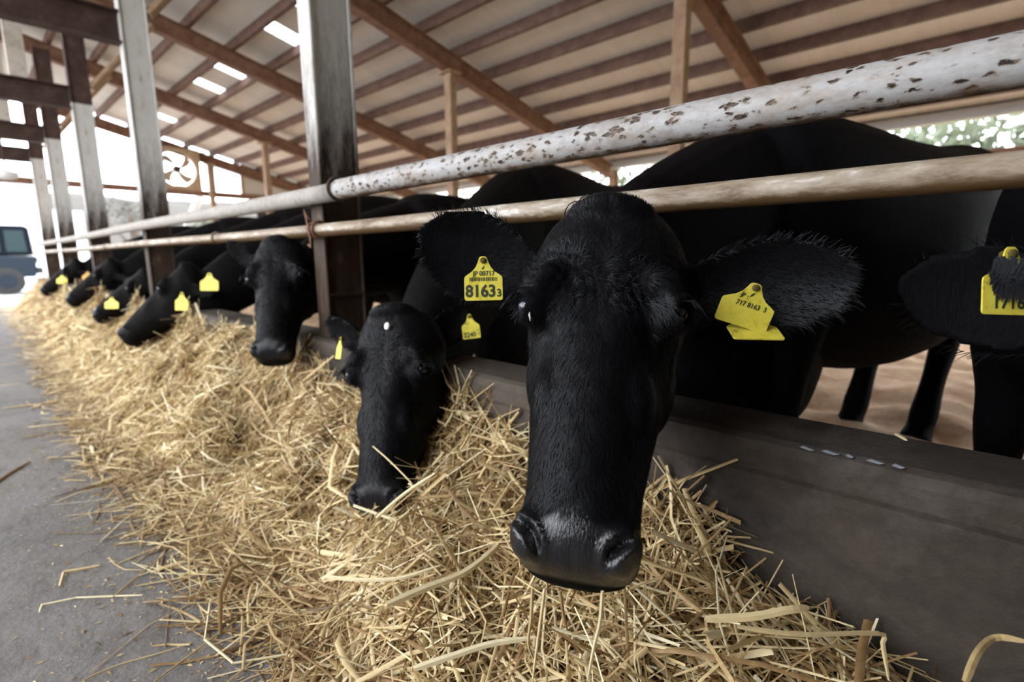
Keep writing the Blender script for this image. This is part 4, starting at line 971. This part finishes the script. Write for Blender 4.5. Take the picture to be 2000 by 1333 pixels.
q = MB(); q.box((.5, 1.02, .78), (.68, 1.07, .92)); q.build('tail_light', M['tyre'], car)
gx = np.linspace(-70, -32, 30); gy = np.linspace(-40, 60, 60); GX, GY = np.meshgrid(gx, gy, indexing='ij'); GZ = -.2 + 6.2*np.sin((GX+70)/38*np.pi*.5+1.57)**2*0 + 7.5*(1-((GX+70)/38))**.8 + .5*vnoise(GX*.3, GY*.3, 4)
idx = np.arange(GX.size).reshape(GX.shape); F = np.stack([idx[:-1, :-1], idx[1:, :-1], idx[1:, 1:], idx[:-1, 1:]], -1).reshape(-1, 4)
hl = link('trim_3', fast_mesh('trim_3', np.stack([GX, GY, GZ], -1).reshape(-1, 3), F), M['hill'], None, (0, 0, 0), True); struct(hl, 'grey brown winter hill beyond the yard')
def leaf_cloud(n, rad, c, seed, size, squash=.75):
    r = np.random.default_rng(seed); k = 7; cc = r.normal(0, .42, (k, 3))*rad; cc[:, 2] *= squash; j = r.integers(0, k, n); p = r.normal(0, 1, (n, 3)); p /= np.linalg.norm(p, axis=1)[:, None]; p *= (r.random(n)**.5)[:, None]*rad*.62
    p[:, 2] *= squash; P = cc[j] + p + np.array(c); a = r.normal(0, 1, (n, 3)); a /= np.linalg.norm(a, axis=1)[:, None]; b_ = np.cross(a, r.normal(0, 1, (n, 3))); b_ /= np.linalg.norm(b_, axis=1)[:, None]; s = (size*r.uniform(.6, 1.4, n))[:, None]
    V = np.stack([P-a*s, P+b_*s*.45, P+a*s, P-b_*s*.45], 1).reshape(-1, 3); V[:, 2] = np.maximum(V[:, 2], .05); return V, np.arange(4*n).reshape(n, 4), np.repeat(r.random(n), 4)
def tree(label, x, y, h, rad, mat, seed, size=.16, n=2300, z0=-.05):
    t = empty('tree', (x, y, z0)); tag(t, label, 'tree')
    V, F, tn = leaf_cloud(n, rad, (0, 0, h-rad*.85), seed, size); o = link('foliage', fast_mesh('foliage', V, F, tn), M[mat], t); o['kind'] = 'stuff'
    q = MB(); q.tube(spline([(0, 0, -.1), (.04, .02, h*.25), (-.03, .05, h*.5), (.0, 0, h*.8)], 10), np.linspace(.13, .04, 10)*max(1, h/3.5), 8)
    for k in range(4):
        a_ = k*1.7 + seed; q.tube([(0, .02, h*.4), (rad*.3*math.cos(a_), rad*.3*math.sin(a_), h*.55), (rad*.6*math.cos(a_), rad*.6*math.sin(a_), h*.7)], [.05, .035, .015], 6)
    q.build('trunk', M['bark'], t, smooth=True); return t
TREES = [('pale green bushy tree behind the barn above the right end of the lower rail', 1.2, 10.5, 3.2, 1.7, 'leaf1'), ('dark green tree behind the barn at the right edge of the opening', 3.8, 12, 5.0, 2.3, 'leaf2'),
         ('pale tree behind the barn seen over the hips of the largest cow', -1.4, 11.5, 3.4, 1.9, 'leaf1'), ('green tree behind the barn right of the pipe-thin back post', -4.6, 11, 3.4, 2.0, 'leaf1'),
         ('light green tree behind the barn left of the largest head', -7.6, 10.2, 3.0, 1.7, 'leaf1'), ('dark tree far behind the barn, middle of the back opening', -6.2, 19, 6.0, 2.4, 'leaf2'),
         ('pale shrub behind the barn near the end wall corner', -11.5, 10.5, 2.7, 1.6, 'leaf1')]
TREES = [(l, x*1.55, y*1.55, h*1.3, rd*1.3, mt) for l, x, y, h, rd, mt in TREES]
for i, (lab, x, y, h, rd, mt) in enumerate(TREES): tree(lab, x, y, h, rd, mt, 50+i)
tree('bare grey twiggy tree outside the end wall between the third and second posts', -20, 3.9, 2.9, 1.1, 'twig', 70, .05, 1300, -.13)
tree('pale green shrub outside the end wall under the fan', -17.5, 5.2, 2.6, 1.2, 'leaf1', 71, .07, 1300, -.13)
tree('pale green shrub outside the end wall right of the white sheet', -17.5, 7.4, 2.5, 1.2, 'leaf1', 72, .07, 1300, -.13)
